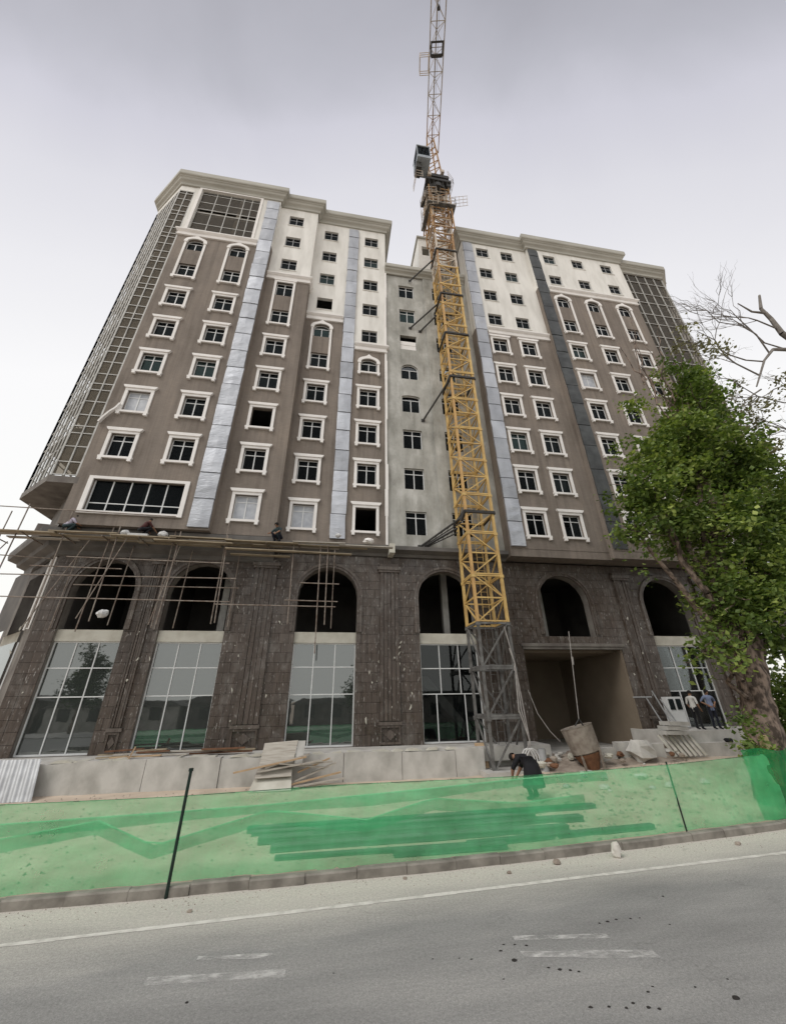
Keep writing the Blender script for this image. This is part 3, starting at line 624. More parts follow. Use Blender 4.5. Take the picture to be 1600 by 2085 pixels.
# centre, raw render
hc = [rect(c, k, 1.3, 1.55) for c in (c6, c6b) for k in (1, 2, 3, 6, 7, 8)] + [arched(c, 5, 1.3, 1.5, .55) for c in (c6, c6b)] + [arched(c, 4, 1.3, 1.55, .16) for c in (c6, c6b)]
wall('facade_wall', 2.95, 6.25, Z0, 36.3, YC, [h for h in hc if h[0] < 6], 'raw_render', bottom=True)
wall('facade_wall', 6.25, 10.1, Z0, 36.3, YC - .12, [h for h in hc if h[0] > 6], 'raw_render', bottom=True)
for c in (c6, c6b):
    yy = YC if c == c6 else YC - .12
    for k in (1, 2, 3, 7, 8): window(c, FZ(k), yy, 1.3, 1.55, surround=None)
    window(c, FZ(4), yy, 1.3, 1.55, .16, surround=None); window(c, FZ(5), yy, 1.3, 1.5, .55, surround=None)
m = MB(); m.box(c6 - .62, c6 + .62, YC + .1, YC + .16, FZ(6) - .77, FZ(6) + .22); m.box(c6 - .62, c6 + .62, YC + .08, YC + .1, FZ(6) - .2, FZ(6) - .13)
m.build('blanking_board', 'trim_white', B); window(c6b, FZ(6), YC - .12, 1.3, 1.55, surround=None)
m = MB()
for i in range(14):
    z = Z0 + .1 + i * 1.83; m.box(2.86 + U(-.02, .03), 3.02 + U(-.03, .05), YS3 - .03, YC - .004, z, z + 1.83)
m.build('mortar_edge', 'trim_white', B)
# section 5
wall('facade_wall', 10.1, 16.5, Z0, ZBR5, YS5, [rect(c, k) for c in (c7, c8) for k in range(1, 7)], 'brown_render', bottom=True)
wall('facade_wall', 10.1, 16.5, ZBR5, 41.9, YS5, [rect(c, k, 1.2, 1.36) for c in (c7, c8) for k in range(7, 11)], 'white_plaster', retl=6)
for c in (c7, c8):
    for k in range(1, 7): window(c, FZ(k), YS5)
    for k in range(7, 11): window(c, FZ(k), YS5, 1.2, 1.36, surround='plain', fmt='frame_grey')
# section 6
wall('facade_wall', 16.5, 26.35, Z0, ZBR6, YS6, [rect(c, k) for c in (c9, c10, c11) for k in range(1, 8)] + [arched(c, 8) for c in (c9, c10, c11)], 'brown_render', bottom=True)
wall('facade_wall', 16.5, 26.35, ZBR6, 41.9, YS6, [rect(c, k, 1.2, 1.3) for c in (c9, c10, c11) for k in (9, 10)], 'white_plaster')
for c in (c9, c10, c11):
    for k in range(1, 7): window(c, FZ(k), YS6, gm='film' if (c == c9 and k == 5) else 'glass_upper')
    window(c, FZ(7), YS6, surround=None); wn = window(c, FZ(8), YS6, h=1.32, rise=.42, surround=None)
    place('surround', arch_surround_mesh(W_, 0, FZ(8) + .66 - .42 - (FZ(7) - H_ / 2), .42), (c, YS6, FZ(7) - H_ / 2), wn)
    for k in (9, 10): window(c, FZ(k), YS6, 1.2, 1.3, surround='plain', fmt='frame_grey')

# string courses where brown turns to white
SC = [(0, 0), (.10, .02), (.12, .14), (.06, .17), (.06, .40), (.14, .46), (.22, .56), (.22, .66), (0, .70)]
def course(path, z):
    m = MB(); m.sweep(path, [(o, z - .35 + h) for o, h in SC]); m.build('string_course', 'trim_white', B)
course([(-13.25, YS1 + 1), (-13.25, YS1), (-7.45, YS1)], ZB1 - .02)
course([(-6.35, YS2), (-3.15, YS2), (-3.15, YS3)], ZB2)
course([(-3.14, YS3), (-.36, YS3)], ZB4); course([(.62, YS3), (2.95, YS3), (2.95, YC)], ZB5)
course([(11.2, YS5), (16.5, YS5)], ZBR5); course([(17.62, YS6), (26.35, YS6), (26.35, YS6 + .9)], ZBR6)

# foil-wrapped strips, one sheet to each lift
def foil(x0, x1, Y, z0, z1, mt='foil', step=1.55, proud=.10, rag=.04):
    z = z0
    while z < z1 - .2:
        h = min(step * U(.93, 1.07), z1 - z); m = MB(); a, b_ = U(-rag, rag), U(-rag, rag)
        n = 5; tilt = U(.0, .05); rows = []
        for i in range(n + 1):
            zz = z + .015 + (h - .03) * i / n; bul = .03 * math.sin(PI * i / n) * U(.5, 1.2); yo = Y - proud - bul + tilt * (i / n - .5)
            xa, xb = x0 + a * i / n + U(-.01, .01), x1 + b_ * i / n + U(-.01, .01)
            rows.append([(xa, Y + .0, zz), (xa, yo, zz), ((xa + xb) / 2, yo - U(0, .03), zz), (xb, yo, zz), (xb, Y, zz)])
        for r0, r1 in zip(rows, rows[1:]):
            for j in range(4): m.face([r0[j], r0[j + 1], r1[j + 1], r1[j]])
        m.face(rows[0][::-1]); m.face(rows[-1]); m.build('foil_panel', mt, B); z += h
foil(-7.4, -6.38, YS1, 11.0, 41.9); foil(-.32, .54, YS3, 11.2, 41.9); foil(10.16, 11.08, YS5, 11.0, 41.6); foil(16.56, 17.52, YS6, 11.0, 41.6, 'dark_foil', 1.9, .05)

# roof cornices
def prof(z, out=.55, h=1.3):
    return [(0, z), (.10, z + .02), (.12, z + .2 * h), (.18, z + .26 * h), (.30, z + .34 * h), (.36, z + .46 * h), (out - .12, z + .50 * h), (out - .12, z + .56 * h), (out - .03, z + .60 * h), (out, z + .66 * h), (out, z + h), (0, z + h + .02), (-.4, z + h + .02)]
def cornice(path, z, h=1.35, out=.55, mt='cornice_paint'):
    m = MB(); m.sweep(path, prof(z, out, h)); m.build('cornice', mt, B)
LB = [(-13.3, 18.95), (-14.45, 18.95), (-17.05, 21.2), (-17.05, 26.5)]
cornice([(-17.05, 28), (-17.05, 21.2), (-14.45, 18.9), (-6.3, 18.9), (-6.3, 21)], 42.15)
cornice([(-6.2, YS2), (-3.1, YS2), (-3.1, 21)], 42.15); cornice([(-3.0, YS3), (3.0, YS3), (3.0, 27)], 42.15)
cornice([(2.9, YC - .05), (10.05, YC - .05)], 36.2, 1.0, .4)
cornice([(10.05, 27), (10.05, YS5), (16.4, YS5)], 41.7); cornice([(16.45, 21), (16.45, YS6), (26.4, YS6), (26.4, 20.5)], 41.7)
cornice([(26.5, 19.6), (31.6, 19.6), (34.6, 22.6), (34.6, 28)], 41.4)

# stair block standing behind the low centre roof
m = MB(); Yb = 22.0
wall('stair_block', 6.7, 10.05, 37, 46.2, Yb, [hole(7.05, 7.85, 43.4, 44.9)], 'white_plaster', ret=4)
m.box(6.55, 10.05, Yb - .15, Yb + 4, 46.2, 46.45); m.build('roof_slab', 'cornice_paint', B)

# corner bays: steel-framed curtain walls
def lattice(a, b_, z0, z1, ncol, zs, name='mullion_grid', parent=None, th=.05, mt='bay_mullion'):
    A = Vector((a[0], a[1], 0)); D = Vector((b_[0], b_[1], 0)) - A; m = MB()
    for i in range(ncol + 1):
        p = A + D * (i / ncol); m.beam(p + Vector((0, 0, z0)), p + Vector((0, 0, z1)), th * 1.5 if i in (0, ncol) else th, th * 1.5)
    for z in zs: m.beam(A + Vector((0, 0, z)), A + D + Vector((0, 0, z)), th, th)
    return m.build(name, mt, parent or B)
zl = []
for k in range(9): z = 13.62 + 3.1 * k; zl += [z, z + .78, z + 1.75, z + 2.62]
zl = [z for z in zl if z < 41.4] + [41.4]
m = MB(); m.sweep([(-17.05, 26.5), (-17.05, 21.2), (-14.45, 18.95), (-13.2, 18.95)], [(.0, 41.45), (.03, 41.46), (.03, 42.3), (-.1, 42.3)]); m.build('bay_fascia', 'white_plaster', B)
BAY = empty('corner_bay', (-14.5, 19.2, 13.5)); BAY.parent = B; BAY.location = Vector((-14.5, 19.2, 13.5)) - wl(B)
lattice(LB[0], LB[1], 13.55, 41.5, 2, zl, parent=BAY, th=.055)
lattice(LB[1], LB[2], 13.55, 41.5, 6, zl, parent=BAY, th=.05); lattice(LB[2], LB[3], 13.55, 41.5, 8, zl, parent=BAY, th=.05)
for za, zb in zip(zl, zl[1:]):
    for i in range(2):
        xa = LB[0][0] + (LB[1][0] - LB[0][0]) * i / 2; xb = LB[0][0] + (LB[1][0] - LB[0][0]) * (i + 1) / 2
        place('pane', pane_mesh(abs(xb - xa) - .07, zb - za - .06, 'glass_bay'), ((xa + xb) / 2, 18.965, (za + zb) / 2), BAY)
for k in range(10):
    m = MB(); z = 13.3 + 3.1 * k; m.slab([(-13.3, 19.05), (-14.4, 19.05), (-16.95, 21.25), (-16.95, 26), (-13.3, 26)][::-1], z, z + .24); m.build('floor_slab', 'concrete', BAY)
m = MB(); m.slab([(-13.1, 18.9), (-14.5, 18.86), (-17.12, 21.15), (-17.12, 26.2), (-13.1, 26.2)][::-1], 13.12, 13.5); m.build('bay_soffit', 'grey_stone', BAY)
m = MB(); m.box(-13.34, -13.28, 19.2, 27, 13.5, 42); m.build('partition', 'interior', B)
m = MB(); m.solid([(-13.2, 19.0, Z0), (-16.6, 23.2, Z0), (-16.6, 30, Z0), (-13.2, 19.0, 13.2), (-16.6, 23.2, 13.2), (-16.6, 30, 13.2)], [(0, 1, 4, 3), (1, 2, 5, 4)]); m.build('recess_wall', 'grey_stone', B)
# right corner bay
RB = [(26.5, 19.6), (31.5, 19.6), (34.5, 22.6), (34.5, 27)]
BAY2 = empty('corner_bay', (29, 19.6, 13.5)); BAY2.parent = B; BAY2.location = Vector((29, 19.6, 13.5)) - wl(B)
lattice(RB[0], RB[1], 13.5, 41.2, 5, [zl[i] for i in range(0, len(zl), 2)], parent=BAY2, th=.07); lattice(RB[1], RB[2], 13.5, 41.2, 4, zl, parent=BAY2)
zz = [zl[i] for i in range(0, len(zl), 2)]
for za, zb in zip(zz, zz[1:]):
    for i in range(5): place('pane', pane_mesh(.93, zb - za - .07, 'glass_bay'), (26.5 + i + .5, 19.62, (za + zb) / 2), BAY2)
for k in range(10):
    m = MB(); z = 13.3 + 3.1 * k; m.slab([(26.4, 19.75), (31.45, 19.75), (34.4, 22.7), (34.4, 27), (26.4, 27)], z, z + .5); m.build('floor_slab', 'concrete_dark', BAY2)
m = MB(); m.box(26.4, 34.4, 26.5, 26.8, 11, 41.5); m.build('partition', 'concrete_dark', B)

# floors, roofs and the far walls
for k in range(1, 12):
    z = Z0 + 3.1 * (k - 1)
    for (xa, xb, ya) in ((-13.2, -6.4, YS1), (-6.35, -3.2, YS2), (-3.15, 2.9, YS3), (2.98, 10.05, YC), (10.12, 16.45, YS5), (16.52, 26.3, YS6)):
        if xa == 2.98 and k > 9: continue
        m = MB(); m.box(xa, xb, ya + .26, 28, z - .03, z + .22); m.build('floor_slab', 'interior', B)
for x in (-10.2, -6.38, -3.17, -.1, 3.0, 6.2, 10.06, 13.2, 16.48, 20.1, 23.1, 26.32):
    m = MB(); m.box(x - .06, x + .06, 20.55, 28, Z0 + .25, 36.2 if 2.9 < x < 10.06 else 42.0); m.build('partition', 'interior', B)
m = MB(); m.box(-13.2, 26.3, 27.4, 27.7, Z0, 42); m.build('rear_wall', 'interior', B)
for (xa, xb, ya, zt) in ((-16.9, -6.35, 19.5, 43.2), (-6.35, -3.1, 19.8, 43.2), (-3.1, 2.95, 20.5, 43.2), (2.98, 10.05, 20.5, 37.0), (10.1, 16.5, 19.9, 42.8), (16.5, 26.4, 19.6, 42.8), (26.4, 33, 20.2, 42.4)):
    m = MB()
    if xa < -16: m.slab([(-14.3, 19.2), (-6.4, 19.2), (-6.4, 27.6), (-16.9, 27.6), (-16.9, 21.4)], zt - .3, zt - .02)
    else: m.box(xa, xb, ya, 27.6, zt - .3, zt - .02)
    m.build('roof', 'concrete', B)

# --- the stone arcade below
BAYS = [(-11.05, 2.85), (-6.6, 3.0), (-.19, 3.12), (6.27, 3.14), (20.2, 3.14)]
SPR, RISE = 8.05, 1.55
ph = [hole(c - w2 / 2, c + w2 / 2, 1.15, SPR + RISE, RISE) for c, w2 in BAYS]
PB = 10.32
pw = wall('podium_wall', -13.5, 10.42, .3, PB, YP, ph[:4], 'mortar', rev=.5, revmat='grey_stone')
wall('podium_wall', 10.42, 16.34, 5.62, PB, YP, [hole(11.86, 14.98, 6.1, SPR + RISE, RISE)], 'mortar', rev=.5, revmat='grey_stone', bottom=True)
wall('podium_wall', 16.34, 30, .3, PB, YP, [ph[4], hole(24.6, 27.7, 1.15, SPR + RISE, RISE)], 'mortar', rev=.5, revmat='grey_stone')
openings = BAYS + [(26.15, 3.1)]
# tiles: rows of cut stone, trimmed against the openings
def spans(z0, z1):
    """x spans of solid wall in a course, each end as (x at z0, x at z1)"""
    cuts = []
    for c, w2 in BAYS + [(26.15, 3.1)]:
        def hwid(z):
            if z <= SPR: return w2 / 2
            q = (z - SPR) / RISE
            return w2 / 2 * math.sqrt(1 - q * q) if q < 1 else 0
        if z0 >= 1.1 and z0 < SPR + RISE: cuts.append((c - hwid(z0), c - hwid(z1), c + hwid(z0), c + hwid(z1)))
    if z1 <= 5.64: cuts.append((10.42, 10.42, 16.34, 16.34))
    elif z0 >= 6.05 and z0 < SPR + RISE:
        q0, q1 = [(1.56 * (math.sqrt(max(0, 1 - max(0, (z - SPR) / RISE) ** 2)))) for z in (z0, z1)]; cuts.append((13.42 - q0, 13.42 - q1, 13.42 + q0, 13.42 + q1))
    cuts.sort(); x = (-13.5, -13.5); out = []
    for a0, a1, b0, b1 in cuts: out.append((x, (a0, a1))); x = (b0, b1)
    out.append((x, (30, 30))); return out
RIBS = [(3.08, 1.0), (-3.5, 1.15), (-8.82, .5), (9.05, .8), (17.4, .9), (23.0, 1.0)]
tiles = []
zr = [.75, 1.15] + [1.15 + .449 * i for i in range(1, 11)] + [5.64] + [5.64 + .468 * i for i in range(1, 11)]
zr = sorted(set(round(z, 3) for z in zr))
for ri, (za, zb) in enumerate(zip(zr, zr[1:])):
    for (l0, l1), (r0, r1) in spans(za, zb):
        n = max(1, round((min(r0, r1) - max(l0, l1)) / (.56 if za < 5.6 else .48)))
        off = .5 / n if ri % 2 and n > 2 else 0
        cutsx = [0] + [(i + off * n * .5) / n for i in range(1, n)] + [1] if not off else [0] + [min(.999, (i + .5) / n) for i in range(n)] + [1]
        for u0, u1 in zip(cutsx, cutsx[1:]):
            q = [(l0 + (r0 - l0) * u0, za), (l0 + (r0 - l0) * u1, za), (l1 + (r1 - l1) * u1, zb), (l1 + (r1 - l1) * u0, zb)]
            cx_, cz_ = sum(p_[0] for p_ in q) / 4, (za + zb) / 2
            if q[1][0] - q[0][0] < .06 and q[2][0] - q[3][0] < .06: continue
            tiles.append((cx_, cz_, q))
def tile_rnd(cx_, cz_):
    v = .42 + .30 * noise.noise((cx_ * .35, cz_ * .25, 5)) + U(-.17, .17)
    if cz_ > 5.6: v += .14
    if cz_ > 9.0 and cx_ > 10: v += .1
    return min(1, max(0, v))
def tile_into(m, q, cx_, cz_):
    g_ = .0025; d = .02 + U(0, .008); r = tile_rnd(cx_, cz_)
    x0_, x1_, x2_, x3_ = q[0][0] + g_, q[1][0] - g_, q[2][0] - g_, q[3][0] + g_
    z0_, z1_ = q[0][1] + g_, q[2][1] - g_; e = .004; ta, tb = U(-.004, .004), U(-.004, .004)
    f_ = [(x0_ + e, YP - d + ta, z0_ + e), (x1_ - e, YP - d + tb, z0_ + e), (x2_ - e, YP - d - ta, z1_ - e), (x3_ + e, YP - d - tb, z1_ - e)]
    bk = [(x0_, YP - .001, z0_), (x1_, YP - .001, z0_), (x2_, YP - .001, z1_), (x3_, YP - .001, z1_)]
    m.solid(f_ + bk, [(0, 1, 2, 3), (4, 5, 1, 0), (5, 6, 2, 1), (6, 7, 3, 2), (7, 4, 0, 3)], 0, r)
tiles.sort(key=lambda t_: (t_[0] - 4) ** 2 * .6 + (t_[1] - 4) ** 2)
rest = MB()
for i, (cx_, cz_, q) in enumerate(tiles):
    if i < 300:
        m = MB(); tile_into(m, q, cx_, cz_); m.build('stone_tile', 'dark_stone', pw, rnd=True, origin=(cx_, YP, cz_))
    else: tile_into(rest, q, cx_, cz_)
rest.build('stone_tiles', 'dark_stone', pw, rnd=True, kind='stuff')
# archivolts, keystones
def archivolt(c, w2, z_end=6.2):
    m = MB(); n = 18
    a = arch_pts(c - w2 / 2, c + w2 / 2, SPR, RISE, n); b_ = arch_pts(c - w2 / 2 - .13, c + w2 / 2 + .13, SPR, RISE + .13, n); d = arch_pts(c - w2 / 2 - .26, c + w2 / 2 + .26, SPR, RISE + .26, n)
    for i in range(n): m.prism([a[i], a[i + 1], b_[i + 1], b_[i]], YP - .075, YP + .05, 0, U(.5, .8)); m.prism([b_[i], b_[i + 1], d[i + 1], d[i]], YP - .12, YP + .02, 0, U(.6, .95))
    for s in (-1, 1):
        x = c + s * (w2 / 2 + .065); k = 0
        for zz_ in range(int((SPR - z_end) / .46)):
            z_ = z_end + zz_ * (SPR - z_end) / int((SPR - z_end) / .46); hh = (SPR - z_end) / int((SPR - z_end) / .46)
            m.box(x - .065, x + .065, YP - .075, YP + .02, z_ + .004, z_ + hh - .004, 0, U(.5, .85)); m.box(x + s * .13 - .065, x + s * .13 + .065, YP - .115, YP + .02, z_ + .004, z_ + hh - .004, 0, U(.6, .95))
    m.build('archivolt', 'dark_stone', B, rnd=True)
for c, w2 in BAYS + [(13.42, 3.12)]: archivolt(c, w2)
# ribbed pilaster strips with caps and panelled feet
for cx_, w2 in RIBS:
    m = MB(); nb = 5
    P_ = empty('pilaster', (cx_, YP, 1.15)); P_.parent = B; P_.location = Vector((cx_, YP, 1.15)) - wl(B)
    for i in range(nb):
        x0_ = cx_ - w2 / 2 + w2 * i / nb; z = 2.15
        while z < 9.4:
            h = min(U(.8, 1.0), 9.42 - z)
            m.box(x0_ + .012, x0_ + w2 / nb - .012, YP - .075 - (.05 if i in (0, 4) else .035 * (i % 2)), YP - .02, z + .004, z + h - .004, 0, U(.25, .7)); z += h
    m.build('rib', 'dark_stone', P_, rnd=True)
    m = MB(); m.box(cx_ - w2 / 2 - .08, cx_ + w2 / 2 + .08, YP - .17, YP - .02, 9.42, 9.55, 0, .8); m.box(cx_ - w2 / 2 - .14, cx_ + w2 / 2 + .14, YP - .22, YP - .02, 9.55, 9.72, 0, .9); m.box(cx_ - w2 / 2 - .05, cx_ + w2 / 2 + .05, YP - .15, YP - .02, 9.72, 9.9, 0, .7)
    m.build('capital', 'dark_stone', P_, rnd=True)
    m = MB(); m.box(cx_ - w2 / 2 - .06, cx_ + w2 / 2 + .06, YP - .13, YP - .02, 1.98, 2.12, 0, .85); a = w2 / 2
    m.box(cx_ - a, cx_ - a + .09, YP - .1, YP - .02, 1.2, 1.97, 0, .5); m.box(cx_ + a - .09, cx_ + a, YP - .1, YP - .02, 1.2, 1.97, 0, .5); m.box(cx_ - a + .09, cx_ + a - .09, YP - .1, YP - .02, 1.2, 1.29, 0, .6); m.box(cx_ - a + .09, cx_ + a - .09, YP - .1, YP - .02, 1.88, 1.97, 0, .6)
    m.prism([(cx_, 1.36), (cx_ + a * .55, 1.585), (cx_, 1.81), (cx_ - a * .55, 1.585)], YP - .085, YP - .02, 0, .7); m.build('pedestal', 'dark_stone', P_, rnd=True)
# concrete spandrels and shop glazing
def shopfront(c, w2, vs, zs, gm='glass_shop', door=None):
    m = MB(); m.box(c - w2 / 2 + .003, c + w2 / 2 - .003, YP + .12, YP + .42, 5.68, 6.2); m.build('spandrel_beam', 'concrete_pale', B)
    x0_, x1_ = c - w2 / 2 + .003, c + w2 / 2 - .003; z0_, z1_ = 1.153, 5.678; y = YP + .2
    m = MB(); t_ = .045
    m.box(x0_, x0_ + .06, y, y + .08, z0_, z1_); m.box(x1_ - .06, x1_, y, y + .08, z0_, z1_); m.box(x0_ + .06, x1_ - .06, y, y + .08, z0_, z0_ + .07); m.box(x0_ + .06, x1_ - .06, y, y + .08, z1_ - .06, z1_)
    zl_ = [z0_] + zs + [z1_]; cells = []
    for z in zs: m.box(x0_ + .06, x1_ - .06, y + .003, y + .075, z - t_ / 2, z + t_ / 2)
    for za, zb, vv in zip(zl_, zl_[1:], vs):
        xs_ = [x0_] + [x0_ + (x1_ - x0_) * v for v in vv] + [x1_]
        for x in xs_[1:-1]: m.box(x - t_ / 2, x + t_ / 2, y - .004, y + .078, za + .02, zb - .02)
        cells += [(xa, xb, za, zb) for xa, xb in zip(xs_, xs_[1:])]
    f_ = m.build('shopfront', 'frame_white', B, origin=(c, y, 1.15))
    for (xa, xb, za, zb) in cells:
        if gm: place('pane', pane_mesh(round(xb - xa - .03, 3), round(zb - za - .03, 3), gm), ((xa + xb) / 2, y + .035, (za + zb) / 2), f_)
third = [1 / 3, 2 / 3]
shopfront(-11.05, 2.85, [third] * 3, [3.35, 4.53]); shopfront(-6.6, 3.0, [third] * 3, [3.35, 4.53]); shopfront(-.19, 3.12, [third] * 3, [3.33, 4.55])
shopfront(6.27, 3.14, [[.25, .72], third, third], [3.28, 4.47], 'glass_clear'); shopfront(20.2, 3.14, [[.25, .72], third, third], [3.28, 4.47], 'glass_clear')
# first-floor edge beam behind the arches, interior of the arcade
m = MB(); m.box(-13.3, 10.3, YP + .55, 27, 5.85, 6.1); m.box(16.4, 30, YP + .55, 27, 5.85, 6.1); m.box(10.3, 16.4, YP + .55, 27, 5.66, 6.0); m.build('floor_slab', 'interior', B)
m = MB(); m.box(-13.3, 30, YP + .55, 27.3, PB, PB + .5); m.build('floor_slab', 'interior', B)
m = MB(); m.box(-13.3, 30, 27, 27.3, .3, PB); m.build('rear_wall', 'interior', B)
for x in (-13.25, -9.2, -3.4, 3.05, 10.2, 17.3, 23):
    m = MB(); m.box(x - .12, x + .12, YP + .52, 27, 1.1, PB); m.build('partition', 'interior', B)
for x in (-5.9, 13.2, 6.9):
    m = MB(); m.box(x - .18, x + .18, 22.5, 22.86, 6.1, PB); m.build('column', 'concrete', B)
m = MB(); m.solid([(4.9, 22.6, 4.2), (4.9, 24.0, 4.2), (7.7, 22.6, 1.2), (7.7, 24.0, 1.2), (5.6, 22.6, 4.2), (5.6, 24, 4.2), (8.2, 22.6, 1.2), (8.2, 24, 1.2)], [(0, 2, 3, 1), (4, 5, 7, 6), (0, 4, 6, 2), (1, 3, 7, 5)]); m.build('stair_flight', 'concrete', B)
m = MB(); m.box(-10.75, -9.75, 20.9, 20.95, 1.2, 2.75); m.build('board', 'board_orange', B)
# garage
m = MB(); m.box(16.22, 16.4, YP + .0, 27, .3, 5.62); m.build('garage_wall', 'garage_wall', B)
m = MB(); m.box(10.36, 10.5, YP + .5, 27, .3, 5.62); m.build('garage_wall', 'garage_wall', B)
m = MB(); m.box(10.4, 16.3, 26.6, 26.9, .3, 5.62); m.build('garage_wall', 'garage_wall', B)
m = MB(); m.box(10.5, 16.22, YP + .5, 26.6, 5.3, 5.63); m.build('garage_ceiling', 'garage_wall', B)
m = MB(); m.box(10.38, 16.4, YP - .10, YP + .3, 5.42, 5.56); m.box(10.3, 16.5, YP - .15, YP + .1, 5.56, 5.72); m.build('lintel', 'grey_stone', B)
m = MB(); m.box(10.4, 16.3, YP + .1, 26.8, .3, .62); m.build('garage_floor', 'concrete', B)
# cornice over the arcade
m = MB(); m.sweep([(-3.2, YP - .05), (10.1, YP - .05)], [(0, 10.33), (.12, 10.34), (.2, 10.48), (.5, 10.56), (.62, 10.6), (.62, 10.82), (0, 10.86)]); m.build('podium_cornice', 'concrete_dark', B)
m = MB(); m.box(3.0, 3.3, YP - .95, YP - .1, 10.3, 10.84); m.build('cornice_block', 'concrete_pale', B)
m = MB(); m.box(10.1, 16.5, YS5 + .02, YP + .3, 10.42, 10.9); m.box(16.5, 26.3, YS6 + .02, YP + .3, 10.42, 10.9); m.build('soffit_beam', 'brown_render', B)
m = MB(); m.sweep([(-17.3, 28), (-17.3, 24.1), (-13.6, YP), (-3.2, YP)], [(0, 9.7), (.15, 9.75), (.2, 9.95), (.55, 10.1), (.62, 10.3), (1.0, 10.42), (1.05, 10.62), (1.05, 10.85), (0, 10.9), (-.5, 10.9)]); m.build('podium_cornice', 'concrete_dark', B)
# chamfered left corner of the arcade
m = MB()
a = Vector((-13.5, YP, 0)); d = Vector((-17.3, 24.1, 0)) - a
def q_(u0, u1, z0_, z1_, back=0.0):
    nrm = Vector((d.y, -d.x, 0)).normalized() * -back
    p0, p1 = a + d * u0 + nrm, a + d * u1 + nrm
    return [(p0.x, p0.y, z0_), (p0.x, p0.y, z1_), (p1.x, p1.y, z1_), (p1.x, p1.y, z0_)]
m.face(q_(0, .22, .3, PB)); m.face(q_(.78, 1, .3, PB)); m.face(q_(.22, .78, 9.2, PB)); m.face([(-17.3, 24.1, .3), (-17.3, 24.1, PB), (-17.3, 30, PB), (-17.3, 30, .3)])
m.build('corner_wall', 'grey_stone', B)
m = MB(); m.face(q_(.22, .78, 5.7, 6.2, .1)); m.build('spandrel_beam', 'concrete_pale', B)
m = MB(); m.face(q_(.22, .78, 1.2, 5.7, .14)); m.build('pane', 'glass_shop', B)
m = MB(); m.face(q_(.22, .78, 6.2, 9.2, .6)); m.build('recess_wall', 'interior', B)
m = MB()
for u in (.22, .41, .6, .78): p0 = a + d * u; m.beam(p0 + Vector((0, 0, 1.2)), p0 + Vector((0, 0, 5.7)), .06)
for z in (3.35, 4.5): m.beam(a + d * .22 + Vector((0, 0, z)), a + d * .78 + Vector((0, 0, z)), .05)
m.build('mullion_grid', 'frame_white', B)
for u, ww in ((.05, .12), (.16, .07)):
    p0 = a + d * u + Vector((-.05, -.06, 0)); m = MB(); m.beam(p0 + Vector((0, 0, 6.2)), p0 + Vector((0, 0, 9.7)), ww, .05); m.build('white_strip', 'trim_white', B)
# scraps of white tape and sealant dabs left on the stone
for i in range(66):
    cx_ = random.choice([-3.5, 3.08, -8.82, 17.4, -13.0, -3.5, 3.08, 9.0]) + U(-1.25, 1.25); cz_ = U(1.6, 7.4)
    if any(abs(cx_ - c) < w2 / 2 + .05 for c, w2 in BAYS) or 10.3 < cx_ < 16.4: continue
    s = U(.02, .055); hgt = s * U(1.2, 3.6); tl = U(-1.2, 1.2); k = 5; poly = []
    for j in range(k):
        th = 2 * PI * j / k; px_, pz_ = s * math.cos(th) * U(.25, 1.3), hgt * math.sin(th) * U(.3, 1.2); poly.append((cx_ + px_ + pz_ * tl * .5, cz_ + pz_))
    yd = YP - .13 if any(abs(cx_ - rc) < rw / 2 + .03 for rc, rw in RIBS) else YP - .04
    m = MB(); m.prism(poly, yd, yd + .012); m.build('sealant_dab', 'concrete_pale', B)
# terrace slab and plinth wall of cast blocks
m = MB(); m.box(-13.5, 10.2, 18.75, YP + .6, .6, 1.14); m.build('terrace', 'concrete', B)
PL = empty('plinth_wall', (-3, 18.4, 0)); PL.parent = B; PL.location = Vector((-3, 18.4, 0)) - wl(B)
xs_ = [-14, -11.6, -9.0, -6.6, -3.9, -1.23, .88, 3.29, 5.6, 6.9]
for i, (xa, xb) in enumerate(zip(xs_, xs_[1:])):
    m = MB(); n = 6; top = 1.12 + U(-.03, .05); yf = 18.42 + U(-.03, .03)
    tp = [(xa + .01 + (xb - xa - .02) * j / n, top + U(-.035, .035)) for j in range(n + 1)]
    m.prism([(xb - .01, .0), (xa + .01, .0)] + tp, yf, 18.8); m.build('concrete_block', 'concrete', PL)
m = MB(); m.box(6.9, 10.2, 19.2, 19.5, 0, 1.1); m.build('concrete_block', 'concrete', PL)
for j in range(24):
    m = MB(); x = -12.5 + j * .8 + U(-.2, .2); m.prism([(x, 1.1), (x + U(.3, .9), 1.1), (x + U(.3, .7), 1.1 + U(.04, .12)), (x + U(.05, .2), 1.1 + U(.03, .1))], 18.46, 18.72 + U(0, .2)); m.build('mortar_lump', 'concrete_pale', PL)
m = MB(); m.box(16.1, 27, 18.5, YP + .6, .2, 1.52); m.build('terrace', 'concrete', B)
m = MB(); m.box(16.6, 27, 18.1, 18.49, .2, 1.05); m.build('step', 'concrete', B)

